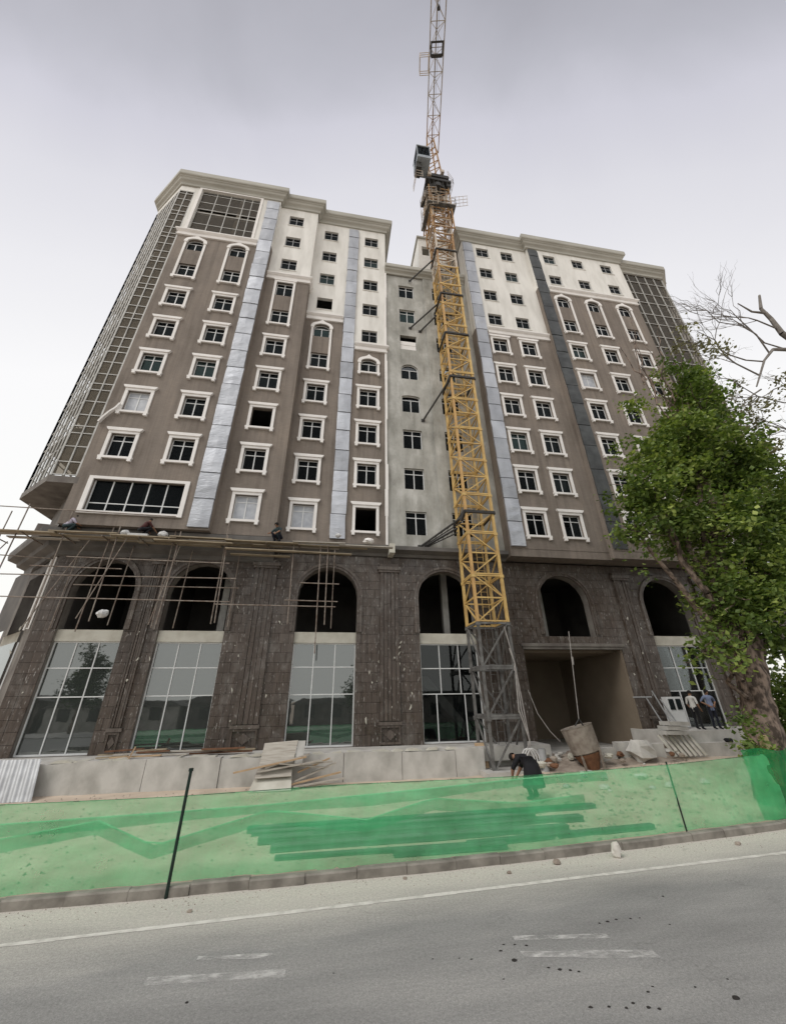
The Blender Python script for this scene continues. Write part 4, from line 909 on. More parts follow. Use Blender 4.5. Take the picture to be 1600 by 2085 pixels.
# ------------------------------------------------------------------ tower crane
CX, CY, CW = 7.92, 18.9, 1.56
K = empty('tower_crane', (CX, CY, .1), 'tall yellow lattice tower crane standing against the centre of the building', 'crane')
def mast_section(z0, z1, bays, mt, cw=.13, name='mast_section', lace=.05, ends=True, mt2=None):
    m = MB(); h = CW / 2; cs = [(-h, -h), (h, -h), (h, h), (-h, h)]
    for i, (x, y) in enumerate(cs): m.beam((CX + x, CY + y, z0), (CX + x, CY + y, z1), cw, cw, 1 if (mt2 and i == 0) else 0)
    dz = (z1 - z0) / bays
    for b_ in range(bays + 1):
        z = z0 + dz * b_
        if b_ == bays and not ends: break
        zz_ = z + (.05 if b_ == 0 else -.05 if b_ == bays else 0)
        for (xa, ya), (xb, yb) in zip(cs, cs[1:] + cs[:1]): m.beam((CX + xa, CY + ya, zz_), (CX + xb, CY + yb, zz_), lace * 1.2)
    for b_ in range(bays):
        za, zb = z0 + dz * b_, z0 + dz * (b_ + 1)
        for i, ((xa, ya), (xb, yb)) in enumerate(zip(cs, cs[1:] + cs[:1])):
            if (b_ + i) % 2: za_, zb_ = zb, za
            else: za_, zb_ = za, zb
            m.beam((CX + xa, CY + ya, za_), (CX + xb, CY + yb, zb_), lace)
    # ladder inside
    for s in (-.18, .18): m.tube((CX + .25 + s, CY + .45, z0), (CX + .25 + s, CY + .45, z1), .02, n=4)
    k = int((z1 - z0) / .4)
    for i in range(k): z = z0 + .2 + i * .4; m.tube((CX + .07, CY + .45, z), (CX + .43, CY + .45, z), .014, n=4)
    # joint plates
    for (x, y) in cs: m.box(CX + x - .1, CX + x + .1, CY + y - .1, CY + y + .1, z1 - .16, z1 - .0)
    return m.build(name, [mt, mt2] if mt2 else mt, K)
z = .25
while z < 6.3: mast_section(z, z + 2.06, 1, 'crane_grey', .12, lace=.07); z += 2.06
z = 6.44; i = 0
while z < 46.5:
    mt, m2 = ('crane_yellow', 'crane_orange') if z < 34 else (('crane_rust', 'crane_pale') if i % 2 else ('crane_pale', 'crane_rust'))
    if 29 < z < 34: mt, m2 = 'crane_yellow', 'crane_rust'
    mast_section(z, z + 2.4, 2, mt, .14, lace=.06, mt2=m2); z += 2.4; i += 1
ZT = z                                  # about 47.2
# telescoping cage hanging round the top of the mast
m = MB(); h = CW / 2 + .22
for x in (-h, h):
    for y in (-h, h): m.beam((CX + x, CY + y, 40.6), (CX + x, CY + y, ZT + .4), .1)
for zz_ in (40.7, 42.2, 43.7, 45.2, ZT):
    for (xa, ya), (xb, yb) in zip([(-h, -h), (h, -h), (h, h), (-h, h)], [(h, -h), (h, h), (-h, h), (-h, -h)]): m.beam((CX + xa, CY + ya, zz_), (CX + xb, CY + yb, zz_), .07)
for j, zz_ in enumerate((40.7, 42.2, 43.7, 45.2)):
    for (xa, ya), (xb, yb) in zip([(-h, -h), (h, -h), (h, h), (-h, h)], [(h, -h), (h, h), (-h, h), (-h, -h)]):
        s = (xa, ya, xb, yb) if j % 2 else (xb, yb, xa, ya); m.beam((CX + s[0], CY + s[1], zz_), (CX + s[2], CY + s[3], zz_ + 1.5), .055)
m.build('climbing_cage', 'crane_rust', K)
def railing(name, pts, z, h, mt, step=.5):
    m = MB()
    for (xa, ya), (xb, yb) in zip(pts, pts[1:]):
        for zz_ in (z + h, z + h / 2, z + .06): m.tube((xa, ya, zz_), (xb, yb, zz_), .02, n=4)
        k = max(1, int(math.hypot(xb - xa, yb - ya) / step))
        for i in range(k + 1): x, y = xa + (xb - xa) * i / k, ya + (yb - ya) * i / k; m.tube((x, y, z), (x, y, z + h), .02, n=4)
    return m.build(name, mt, K)
m = MB(); m.box(CX - 1.35, CX + 1.35, CY - 1.3, CY - .95, 44.0, 44.06); m.box(CX - 1.35, CX - 1.0, CY - .95, CY + 1.3, 44.0, 44.06); m.box(CX + 1.0, CX + 1.35, CY - .95, CY + 1.3, 44.0, 44.06); m.build('walkway', 'crane_grey', K)
railing('railing', [(CX + 1.35, CY + 1.3), (CX + 1.35, CY - 1.3), (CX - 1.35, CY - 1.3), (CX - 1.35, CY + 1.3)], 44.06, 1.1, 'crane_pale')
# slewing platform and ring
m = MB(); m.tube((CX, CY, ZT + .3), (CX, CY, ZT + 1.0), 1.15, n=20); m.box(CX - 1.25, CX + 1.25, CY - 1.25, CY + 1.25, ZT + 1.0, ZT + 1.35); m.tube((CX, CY, ZT + 1.35), (CX, CY, ZT + 1.8), 1.0, n=20)
m.box(CX - 1.1, CX + 1.1, CY - 1.2, CY + 1.2, ZT + 1.8, ZT + 2.3); m.build('slewing_ring', 'steel_dark', K)
m = MB(); m.box(CX + .7, CX + 1.3, CY - .4, CY + .4, ZT + 1.4, ZT + 2.4); m.build('slewing_motor', 'crane_grey', K)
railing('railing', [(CX + 1.2, CY + 1.3), (CX + 1.6, CY + .2), (CX + 1.6, CY - 1.0), (CX + .9, CY - 1.5)], ZT + 1.4, 1.1, 'crane_pale')
# tilted mesh gate of the side balcony
m = MB(); p0 = Vector((CX + 1.45, CY - .2, ZT - 1.2))
for i in range(5): m.tube(p0 + Vector((.36 * i, -.1 * i, .02 * i)), p0 + Vector((.36 * i + .12, -.1 * i, 2.0 - .05 * i)), .02, n=4)
for j in range(4): m.tube(p0 + Vector((.04 * j, 0, .62 * j)), p0 + Vector((1.5 + .04 * j, -.4, .60 * j)), .02, n=4)
m.build('balcony_gate', 'crane_pale', K)
# turntable tower head
JD = Vector((-.195, -.981, 0)).normalized(); JS = Vector((-JD.y, JD.x, 0))
JZ = 54.6
m = MB(); zb = ZT + 2.3
for sx_ in (-.7, .7):
    for sy_ in (-.7, .7): m.beam((CX + sx_, CY + sy_, zb), (CX + sx_ * .55, CY + sy_ * .55, JZ + 5.0), .12)
for q in range(6):
    za, zc = zb + q * 1.6, zb + (q + 1) * 1.6; ra, rc = .7 - .05 * q, .7 - .05 * (q + 1)
    for sg in (-1, 1): m.beam((CX - ra, CY + sg * ra, za), (CX + rc, CY + sg * rc, zc), .06); m.beam((CX + sg * ra, CY - ra, za), (CX + sg * rc, CY + rc, zc), .06)
m.build('tower_head', 'crane_rust', K)
# cab on the left of the head
c0 = Vector((CX - 1.75, CY - 1.5, ZT + 2.2)); m = MB()
m.box(c0.x - .55, c0.x + .75, c0.y - .8, c0.y + .8, c0.z, c0.z + .45); m.box(c0.x - .55, c0.x + .75, c0.y + .45, c0.y + .8, c0.z + .45, c0.z + 2.1); m.box(c0.x - .58, c0.x + .78, c0.y - .85, c0.y + .85, c0.z + 2.1, c0.z + 2.25)
for x in (-.52, .72):
    for y in (-.77, .42): m.beam((c0.x + x, c0.y + y, c0.z + .45), (c0.x + x, c0.y + y, c0.z + 2.1), .07)
cabo = m.build('cab', 'cab_paint', K)
for (xa, xb, ya, yb) in ((-.5, .7, -.78, -.76), (-.53, -.51, -.74, .4), (.71, .73, -.74, .4)):
    m = MB(); m.box(c0.x + xa, c0.x + xb, c0.y + ya, c0.y + yb, c0.z + .47, c0.z + 2.08); m.build('pane', 'glass_upper', cabo)
m = MB(); m.box(c0.x - .6, c0.x - .1, c0.y - .4, c0.y + .5, c0.z - 1.0, c0.z - .02); m.build('control_box', 'steel_dark', K)
railing('railing', [(c0.x - .7, c0.y + .8), (c0.x - .7, c0.y - .5), (c0.x - .1, c0.y - .5)], c0.z - 3.0, 1.0, 'crane_pale')
# jib: triangular truss running over the street, in sections
def jpt(u, s, zz_): p_ = Vector((CX, CY, 0)) + JD * u + JS * s; return (p_.x, p_.y, zz_)
u = .9; i = 0
while u < 30:
    u1 = u + 2.9; m = MB(); hw = .62; top = JZ + 1.25; n = 2
    for s in (-hw, hw): m.beam(jpt(u, s, JZ), jpt(u1, s, JZ), .085)
    m.beam(jpt(u, 0, top), jpt(u1, 0, top), .1)
    for q in range(n):
        a_, b_ = u + (u1 - u) * q / n, u + (u1 - u) * (q + 1) / n; md = (a_ + b_) / 2
        m.beam(jpt(a_, -hw, JZ), jpt(a_, hw, JZ), .045)
        m.beam(jpt(a_, -hw if q % 2 else hw, JZ), jpt(b_, hw if q % 2 else -hw, JZ), .035)
        for s in (-hw, hw): m.beam(jpt(a_, s, JZ), jpt(md, 0, top), .04); m.beam(jpt(md, 0, top), jpt(b_, s, JZ), .04)
    m.build('jib_section', 'crane_rust' if i == 0 else 'crane_jib', K); u = u1; i += 1
# trolley and its side basket
m = MB(); ut = 8.1
m.box(*[0] * 6) if False else None
for s in (-.5, .5): m.beam(jpt(ut - .45, s, JZ - .18), jpt(ut + .45, s, JZ - .18), .12, .16)
m.beam(jpt(ut - .4, -.5, JZ - .2), jpt(ut - .4, .5, JZ - .2), .22, .2); m.beam(jpt(ut + .4, -.5, JZ - .2), jpt(ut + .4, .5, JZ - .2), .12, .12)
m.build('trolley', 'steel_dark', K)
m = MB(); ub = 7.3; q4 = [(ub - .55, -1.5), (ub + .55, -1.5), (ub + .55, -.7), (ub - .55, -.7)]
for zz_ in (JZ - .9, JZ - .4, JZ + .1):
    for (ua, sa), (ub_, sb) in zip(q4, q4[1:] + q4[:1]): m.tube(jpt(ua, sa, zz_), jpt(ub_, sb, zz_), .03, n=4)
for ua, sa in q4: m.tube(jpt(ua, sa, JZ - .9), jpt(ua, sa, JZ + .1), .03, n=4)
m.build('basket', 'crane_pale', K)
m = MB(); m.tube(jpt(10.3, 0, JZ - .3), jpt(10.3, 0, JZ + .1), .14, n=10); m.build('hook_block', 'steel_dark', K)
for s in (-.08, .08):
    m = MB(); m.tube(jpt(1.2, s, JZ - .1), jpt(29, s, JZ - .12), .012, n=4); m.build('hoist_rope', 'steel_dark', K)
# counter-jib with ballast, behind the head
m = MB()
for s in (-.6, .6): m.beam(jpt(-.9, s, JZ), jpt(-10, s, JZ), .14, .22)
for q in range(8): m.beam(jpt(-1.2 - q * 1.15, -.6, JZ), jpt(-1.2 - q * 1.15, .6, JZ), .07)
m.build('counter_jib', 'crane_rust', K)
m = MB(); m.beam(jpt(-8.2, 0, JZ - .7), jpt(-9.8, 0, JZ - .7), 1.1, 1.6); m.build('counterweight', 'concrete', K)
# site clutter round the slewing ring: handrails, boxes, slack cables
for zz_, ww in ((ZT - 3.6, 1.25), (ZT - 1.6, 1.3)):
    railing('railing', [(CX - ww, CY + 1.1), (CX - ww - .35, CY), (CX - ww, CY - 1.2), (CX - .4, CY - 1.35)], zz_, 1.0, 'crane_pale', .35)
for i_, (dx, dy, dz, sz) in enumerate(((-1.25, -.6, -.9, .4), (1.0, -.9, .5, .45), (-.9, -1.2, 1.5, .35), (1.2, .2, -2.4, .3), (-.2, -1.25, -.4, .38), (.5, -1.2, 2.6, .3))):
    m = MB(); m.box(CX + dx - sz / 2, CX + dx + sz / 2, CY + dy - sz / 2, CY + dy + sz / 2, ZT + dz, ZT + dz + sz * 1.4); m.build('equipment_box', ('crane_grey', 'steel_dark', 'crane_pale')[i_ % 3], K)
for q in range(5):
    m = MB(); x_ = CX - 1.0 + .45 * q; m.path([(x_, CY - 1.2, ZT + 1.2), (x_ + .1, CY - 1.35, ZT - .8), (x_ - .08, CY - 1.2, ZT - 2.6), (x_ + .05, CY - 1.0, ZT - 4.4)], .025, 5); m.build('power_cable', 'steel_dark', K)
# collars and raking ties back to the wall
TIES = [(12.45, [((CX - .9, CY - .3, 12.3), (4.9, 20.12, 11.0)), ((CX - .9, CY + .5, 12.0), (5.3, 20.14, 11.1))], True), (22.7, [((CX - .9, CY - .3, 22.6), (5.55, 20.12, 20.4))], False), (31.5, [((CX - .9, CY, 31.4), (4.95, 20.12, 29.7)), ((CX - .9, CY + .6, 30.8), (5.75, 20.12, 29.45))], False), (37.4, [((CX - .9, CY, 37.3), (5.1, 20.0, 35.6))], False), (27.0, [], False)]
for zc, bars, lat in TIES:
    m = MB(); h = CW / 2 + .1
    for (xa, ya), (xb, yb) in zip([(-h, -h), (h, -h), (h, h), (-h, h)], [(h, -h), (h, h), (-h, h), (-h, -h)]): m.beam((CX + xa, CY + ya, zc), (CX + xb, CY + yb, zc), .1, .16)
    m.beam((CX - h, CY - h, zc), (CX - h - .15, CY - h + .3, zc - .5), .14)
    col = m.build('tie_collar', 'steel_dark', K)
    for a_, b_ in bars:
        m = MB(); m.tube(a_, b_, .065, n=8)
        if lat:
            o_ = Vector((0, .0, -.28)); m.tube(Vector(a_) + o_, Vector(b_) + o_ * .3, .035, n=6)
            for q in range(7): f0 = Vector(a_).lerp(Vector(b_), q / 7); f1 = (Vector(a_) + o_).lerp(Vector(b_) + o_ * .3, (q + .5) / 7); m.tube(f0, f1, .02, n=4)
        m.box(b_[0] - .12, b_[0] + .12, b_[1] - .02, b_[1] + .02, b_[2] - .12, b_[2] + .12); m.build('wall_tie', 'steel_dark', K)
m = MB(); m.box(CX - 1.3, CX + 1.3, CY - 1.3, CY + 1.3, .05, .34); m.build('footing', 'concrete', K)
m = MB()
for q in range(3):
    m.path([(CX + .5 + .1 * q, CY - .9, 6.2 - q), (CX + .75, CY - .95, 4.5), (CX + .62 + .12 * q, CY - .95, 2.6), (CX + .9, CY - 1.0, 1.4), (CX + .4 + .2 * q, CY - 1.0, .5), (CX + .1, CY - 1.1, .3)], .028, 5)
m.build('power_cable', 'hose', K)

# ------------------------------------------------------------------ tube scaffold on the left of the arcade
SF = empty('scaffold', (-8, 19.1, 5.9), 'rickety tube scaffold with plank deck hung along the left arches', 'scaffold')
YF, YBk = 18.75, 19.75
def jit(p_, a=.05): return (p_[0] + U(-a, a), p_[1] + U(-a, a), p_[2])
poles = [(-16.4, 7.0, 12.4), (-14.9, 5.6, 11.9), (-12.7, 6.0, 11.6), (-10.9, 5.9, 11.8), (-10.35, 6.3, 10.8), (-7.95, 6.1, 11.6), (-7.6, 6.2, 10.7), (-5.45, 6.3, 11.5), (-5.2, 6.3, 10.6), (-2.0, 6.3, 10.5), (-.3, 6.3, 11.5), (-.62, 5.0, 10.3)]
for i, (x, za, zb) in enumerate(poles):
    m = MB(); y = YF if i % 2 == 0 or x > -3 else YF + .3; m.tube(jit((x, y, za)), jit((x + U(-.1, .1), y, zb)), .028, n=7); m.build('pole', 'scaffold_steel', SF)
    if i % 2 == 0:
        m = MB(); m.tube(jit((x + .3, YBk, za)), jit((x + .35, YBk, zb - .6)), .026, n=7); m.build('pole', 'scaffold_steel', SF)
led = [((-17.6, YF, 8.25), (-4.6, YF, 8.4)), ((-16, YF, 7.3), (-4.7, YF, 7.28)), ((-5.35, YF, 7.15), (.2, YF, 7.15)), ((-2.2, YF, 7.42), (.3, YF, 7.4)), ((-1.6, YF, 8.28), (.35, YF, 8.28)), ((-12.2, YF, 9.2), (-5, YF, 9.15)), ((-13.6, YF + .1, 8.75), (-9.8, YF + .1, 8.72)), ((-18.0, YF, 6.3), (-14.2, YF, 6.05)), ((-18.5, YBk, 9.6), (-13.5, YBk, 9.4)), ((-17.5, YF, 11.6), (-8, YF, 11.5)), ((-12, YBk - .2, 8.1), (-4.6, YBk - .2, 8.15))]
for a_, b_ in led:
    m = MB(); m.tube(jit(a_, .03), jit(b_, .03), .026, n=7); m.build('ledger', 'scaffold_steel', SF)
for x in (-17.4, -15.9, -14.3, -12.7, -10.9, -9.3, -7.95, -5.45, -3.4, -1.8, -.3):
    m = MB(); m.tube((x, YF - .25, 10.22), (x + U(-.05, .05), YP - .2, 10.2), .028, n=7); m.build('transom', 'scaffold_steel', SF)
for a_, b_ in (((-16.3, YF - .04, 6.5), (-14.8, YF - .04, 9.8)), ((-13.0, YF + .2, 6.0), (-11.6, YF + .2, 10.2)), ((-10.9, YF - .04, 6.4), (-9.9, YF - .04, 10.2)), ((-8.0, YF + .1, 6.2), (-7.5, YF + .1, 10)), ((-17.8, YF, 6.8), (-16.2, YF, 9.6))):
    m = MB(); m.tube(a_, b_, .024, n=7); m.build('brace', 'scaffold_steel', SF)
for x0_, x1_ in ((-14.6, -12.9), (-12.7, -10.4), (-10.3, -8.1), (-8.0, -6.2)):
    m = MB(); m.beam((x0_, 19.62, 10.75 + U(-.05, .05)), (x1_, 19.6, 10.72 + U(-.05, .05)), .03, .62 + U(0, .15)); m.build('guard_board', 'grey_stone', SF)
pl = 0
for row in range(4):
    x = -17.0 + U(0, .6) + row * .4
    while x < (.4 if row < 2 else -3.5):
        ln = U(2.6, 4.0); y = YF - .18 + row * .27; zz_ = 10.27 + U(0, .03) + (.05 if (pl % 2) else 0)
        m = MB(); m.beam((x, y, zz_), (x + ln, y + U(-.06, .06), zz_ + U(-.05, .05)), .24, .05); m.build('plank', random.choice(['plank', 'plank', 'plank_grey']), SF); x += ln - .3; pl += 1
for a_, b_ in (((-8.6, YF - .2, 10.13), (-5.0, YF - .2, 10.1)), ((-5.3, YF - .15, 9.86), (-1.9, YF - .15, 9.84)), ((-2.6, YF, 9.9), (.9, YF, 9.86)), ((-5.1, YF + .2, 9.7), (-2.2, YF + .2, 9.68))):
    m = MB(); m.beam(a_, b_, .22, .05); m.build('plank', 'plank', SF)
for x, y, zz_, s in ((-10.05, 18.7, 10.36, .2), (-8.35, 18.72, 10.36, .22), (.15, 19.0, 10.9, .16), (-9.95, 18.78, 6.5, .24)):
    rock('sack', x, y, zz_ + s * .6, s, s * .8, s * .75, 'bag_white', x, label={-9.95: 'white plastic sack tied low on a scaffold pole before the left arch', .15: 'small white sack standing on the arcade ledge by the foil strip'}.get(x, 'white sack standing on the scaffold deck beside the crouching worker'), cat='sack', group='white sacks on the scaffold')
rock('mortar_tub', 1.85, 19.55, 10.98, .3, .25, .16, 'trim_white', 2, label='pale lump of plaster left on the arcade cornice ledge', cat='plaster lump')
m = MB(); m.box(-9.9, -9.0, 18.6, 18.75, 10.33, 10.45); m.build('foam_slab', 'bag_white', None, origin=(-9.5, 18.7, 10.33), label='flat white foam slab lying on the scaffold deck', cat='foam slab')

# ------------------------------------------------------------------ people
def person(name, J, mats, label, loc, rz, scale=1.0, hair=True, fingers=True, bulk=1.0):
    """one continuous skinned body; J gives joint positions (x right, y forward, z up) in metres"""
    V, Ed, Rr, Kd = [], [], [], []
    def add(p, r, k, par=None):
        V.append(Vector(p)); Rr.append(r * (bulk if k in 'tb' else 1)); Kd.append(k)
        if par is not None: Ed.append((par, len(V) - 1))
        return len(V) - 1
    pv = add(J['pelvis'], .145, 'b')
    wa = add(Vector(J['pelvis']).lerp(Vector(J['chest']), .45), .13, 't', pv); ch = add(J['chest'], .155, 't', wa); nk0 = add(Vector(J['chest']).lerp(Vector(J['neck']), .6), .11, 't', ch); nk = add(J['neck'], .055, 's', nk0)
    jaw = add(Vector(J['neck']).lerp(Vector(J['head']), .5), .075, 's', nk); hd = add(J['head'], .098, 's', jaw); tp = add(Vector(J['head']) + (Vector(J['head']) - Vector(J['neck'])).normalized() * .085, .07, 's', hd)
    fw = Vector(J.get('face', (0, 1, 0))); add(Vector(J['head']) + fw * .105 + Vector((0, 0, -.01)), .016, 's', hd)
    for s in 'LR':
        sh = add(J['sh' + s], .068, 't', nk0); el = add(J['el' + s], .047, 't', sh); wr = add(J['wr' + s], .032, 's', el)
        d = (Vector(J['wr' + s]) - Vector(J['el' + s])).normalized(); pm = add(Vector(J['wr' + s]) + d * .075, .036, 's', wr)
        if fingers:
            sd_ = d.cross(Vector((0, 1, .2))).normalized()
            for k, ln in ((-1.5, .06), (-.5, .08), (.5, .085), (1.5, .07)):
                b_ = Vector(J['wr' + s]) + d * .105 + sd_ * k * .018; f1 = add(b_, .010, 's', pm); f2 = add(b_ + d * ln * .55 + Vector((0, .012, 0)), .009, 's', f1); add(b_ + d * ln + Vector((0, .035, 0)), .008, 's', f2)
            t1 = add(Vector(J['wr' + s]) + d * .05 + sd_ * .04, .011, 's', wr); add(Vector(J['wr' + s]) + d * .09 + sd_ * .06, .009, 's', t1)
        hp = add(J['hp' + s], .098, 'b', pv); kn = add(J['kn' + s], .062, 'b', hp); an = add(J['an' + s], .043, 'b', kn); fd = Vector(J.get('foot', (0, 1, 0)))
        add(Vector(J['an' + s]) + Vector((0, 0, -.055)) - fd * .04, .04, 'f', an); bl = add(Vector(J['an' + s]) + fd * .13 + Vector((0, 0, -.06)), .04, 'f', an); add(Vector(J['an' + s]) + fd * .2 + Vector((0, 0, -.065)), .03, 'f', bl)
    me = bpy.data.meshes.new('tmp'); me.from_pydata([tuple(v) for v in V], Ed, [])
    o = bpy.data.objects.new('tmp', me); COL.objects.link(o)
    md = o.modifiers.new('skin', 'SKIN'); md.use_smooth_shade = True
    for i, sv in enumerate(me.skin_vertices[0].data): sv.radius = (Rr[i], Rr[i] * (.8 if Kd[i] == 't' and Rr[i] > .1 else 1)); sv.use_root = (i == 0)
    o.modifiers.new('sub', 'SUBSURF').levels = 1
    dg = bpy.context.evaluated_depsgraph_get(); nm = bpy.data.meshes.new_from_object(o.evaluated_get(dg)); bpy.data.objects.remove(o)
    nm.name = name; nm.materials.clear()
    idx = {'t': 0, 'b': 1, 's': 2, 'f': 3}
    for k in ('t', 'b', 's', 'f'): nm.materials.append(MATS[mats[k]])
    segs = [(V[a], V[b_], Kd[b_], Rr[a], Rr[b_]) for a, b_ in Ed]
    for pg in nm.polygons:
        c = pg.center; best = None
        for a, b_, kd, ra, rb in segs:
            dd = b_ - a; tt = max(0, min(1, (c - a).dot(dd) / max(1e-9, dd.length_squared))); dist = (c - (a + dd * tt)).length / (ra + (rb - ra) * tt)
            if best is None or dist < best[0]: best = (dist, kd)
        pg.material_index = idx[best[1]]; pg.use_smooth = True
    ob = bpy.data.objects.new(name, nm); COL.objects.link(ob); ob.location = loc; ob.rotation_euler = (0, 0, rz); ob.scale = (scale,) * 3
    tag(ob, label, 'person')
    if hair:
        m = MB(); H = Vector(J['head']); up = (H - Vector(J['neck'])).normalized(); k = 12
        rows = []
        for i in range(5):
            ph_ = PI * .62 * i / 4 + .02; rr = .112
            rows.append([])
            for j in range(k):
                th = 2 * PI * j / k; a1 = up.orthogonal().normalized(); b1 = up.cross(a1); d = up * math.cos(ph_) + (a1 * math.cos(th) + b1 * math.sin(th)) * math.sin(ph_)
                if d.dot(fw) > .45 and i > 2: d = d * .84
                rows[-1].append(tuple(H + up * .025 + d * rr))
        m.solid([v for r_ in rows for v in r_], [(a * k + j, (a + 1) * k + j, (a + 1) * k + (j + 1) % k, a * k + (j + 1) % k) for a in range(4) for j in range(k)] + [tuple(range(k))])
        hm = m.mesh('hair', mats.get('h', 'hair'), smooth=True); ho = bpy.data.objects.new('hair', hm); COL.objects.link(ho); ho.parent = ob
    return ob
STAND = dict(pelvis=(0, 0, .95), chest=(0, .01, 1.3), neck=(0, .0, 1.5), head=(0, .03, 1.63), shL=(-.2, 0, 1.42), elL=(-.27, -.02, 1.13), wrL=(-.24, .12, .92), shR=(.2, 0, 1.42), elR=(.27, -.03, 1.14), wrR=(.24, .1, .93), hpL=(-.1, 0, .9), knL=(-.12, .03, .5), anL=(-.13, 0, .09), hpR=(.1, 0, .9), knR=(.12, .04, .5), anR=(.14, 0, .09))
HIPS = dict(STAND, elL=(-.36, -.08, 1.2), wrL=(-.17, .08, 1.05), elR=(.36, -.08, 1.2), wrR=(.17, .08, 1.05))
BEND = dict(pelvis=(0, -.12, .74), chest=(0, .2, .95), neck=(0, .38, 1.0), head=(0, .5, .98), face=(0, .7, -.7), shL=(-.2, .26, .95), elL=(-.24, .42, .7), wrL=(-.14, .52, .5), shR=(.2, .26, .95), elR=(.24, .42, .7), wrR=(.14, .52, .5), hpL=(-.11, -.1, .68), knL=(-.14, .12, .42), anL=(-.15, -.06, .09), hpR=(.11, -.1, .68), knR=(.14, .13, .42), anR=(.16, -.04, .09))
SQUAT = dict(pelvis=(0, -.1, .33), chest=(0, .1, .62), neck=(0, .2, .8), head=(0, .27, .92), shL=(-.19, .12, .74), elL=(-.26, .3, .52), wrL=(-.14, .46, .42), shR=(.19, .12, .74), elR=(.26, .3, .52), wrR=(.12, .5, .5), hpL=(-.11, -.1, .3), knL=(-.2, .32, .5), anL=(-.15, .06, .09), hpR=(.11, -.1, .3), knR=(.2, .32, .5), anR=(.15, .06, .09))
SITW = dict(SQUAT, wrL=(-.2, .55, .3), wrR=(.2, .56, .35))
pb = person('person', BEND, dict(t='cloth_black', b='cloth_black', s='skin', f='cloth_black'), 'person in black bending over behind the green net by the crane foot', (6.75, 14.0, site_z(6.75, 14.0) + .01), math.radians(35), 1.12, bulk=1.35)
m = MB(); n_ = 18
rows = [[(r_ * math.cos(2 * PI * k / n_) * (1 + .08 * math.sin(5 * k)), yo + r_ * .85 * math.sin(2 * PI * k / n_), z_) for k in range(n_)] for z_, r_, yo in ((1.02, .2, .06), (.86, .25, -.05), (.6, .3, -.08), (.3, .36, -.06))]
m.solid([v for r_ in rows for v in r_], [(a_ * n_ + k, a_ * n_ + (k + 1) % n_, (a_ + 1) * n_ + (k + 1) % n_, (a_ + 1) * n_ + k) for a_ in range(3) for k in range(n_)] + [tuple(range(n_))])
co_ = bpy.data.objects.new('coat', m.mesh('coat', 'cloth_black', smooth=True)); COL.objects.link(co_); co_.parent = pb
person('person', STAND, dict(t='cloth_white', b='cloth_black', s='skin', f='cloth_black'), 'person in white top and dark trousers standing on the right terrace', (18.45, 18.95, 1.53), math.radians(-80), 1.0)
person('person', HIPS, dict(t='cloth_blue', b='cloth_navy', s='skin', f='cloth_black'), 'person in blue shirt standing on the right terrace beside the tree', (19.4, 18.9, 1.53), math.radians(170), 1.02)
person('person', SQUAT, dict(t='cloth_lilac', b='cloth_teal', s='skin', f='cloth_black'), 'worker in pale lilac top crouching at the far end of the scaffold deck', (-12.75, 18.85, 10.38), math.radians(-60), 1.0, fingers=False)
person('person', SITW, dict(t='cloth_red', b='cloth_black', s='skin', f='cloth_black'), 'worker in dark red crouching on the deck below the wide window', (-9.35, 18.75, 10.38), math.radians(-40), 1.0, fingers=False)
person('person', SITW, dict(t='cloth_teal', b='cloth_navy', s='skin', f='cloth_black'), 'worker in dark teal crouching on the deck below a film-covered window', (-2.9, 18.9, 10.38), math.radians(150), 1.0, fingers=False)

# ------------------------------------------------------------------ green net along the kerb
NF = empty('net_fence', (2, 9.9, .12), 'low see-through green construction net strung along the kerb', 'net fence')
def nety(x): return kerb_y(x) + .17
def netsheet(name, x0, x1, top, bot, off, mt, nx=260, nz=18, wav=.06, parent=NF, **tags):
    m = MB()
    for i in range(nx + 1):
        x = x0 + (x1 - x0) * i / nx; zt, zb_ = top(x), bot(x)
        for j in range(nz + 1):
            t_ = j / nz; zz_ = zb_ + (zt - zb_) * t_
            y = nety(x) + off + wav * noise.noise((x * .8, zz_ * 1.2, off * 10)) + .05 * noise.noise((x * 2.2 + zz_ * 1.5, zz_ * 1.1, 5)) + .03 * abs(noise.noise((x * 4 - zz_ * 3, zz_ * 2, 8))) + wav * .4 * noise.noise((x * 3, zz_ * 4, 2)) + .12 * math.sin(t_ * PI) * noise.noise((x * .35, 1, 9))
            m.v.append((x, y, zz_))
    for i in range(nx):
        for j in range(nz): a = i * (nz + 1) + j; m.f.append((a, a + nz + 1, a + nz + 2, a + 1)); m.m.append(0)
    return m.build(name, mt, parent, smooth=True, **tags)
def pl_(pts):
    def f(x):
        if x <= pts[0][0]: return pts[0][1]
        for (a, b_), (c, d) in zip(pts, pts[1:]):
            if x <= c: return b_ + (d - b_) * (x - a) / (c - a)
        return pts[-1][1]
    return f
topz = pl_([(-14, 1.42), (-5.8, 1.45), (-3, 1.44), (.5, 1.49), (4.8, 1.46), (9, 1.5), (12.2, 1.58)])
netsheet('net', -14, 12.2, topz, lambda x: .155 - (.10 if 0 < x < 5.2 else 0) * abs(noise.noise((x * 2.5, 0, 0))) * 1.5, 0, 'net_green')
zig = pl_([(-14, 1.0), (-8.5, .62), (-5.75, .90), (-4.1, 1.10), (-3.05, .67), (-1.0, 1.10), (1.0, .84), (2.45, 1.13), (4.5, .93), (6.2, 1.0)])
netsheet('folded_hem', -14, 6.2, zig, lambda x: zig(x) - .21, .12, 'net_band', nz=3, wav=.03)
up = pl_([(-14, 1.12), (-6, 1.1), (-1.1, 1.17), (4.6, 1.36), (7, 1.4)])
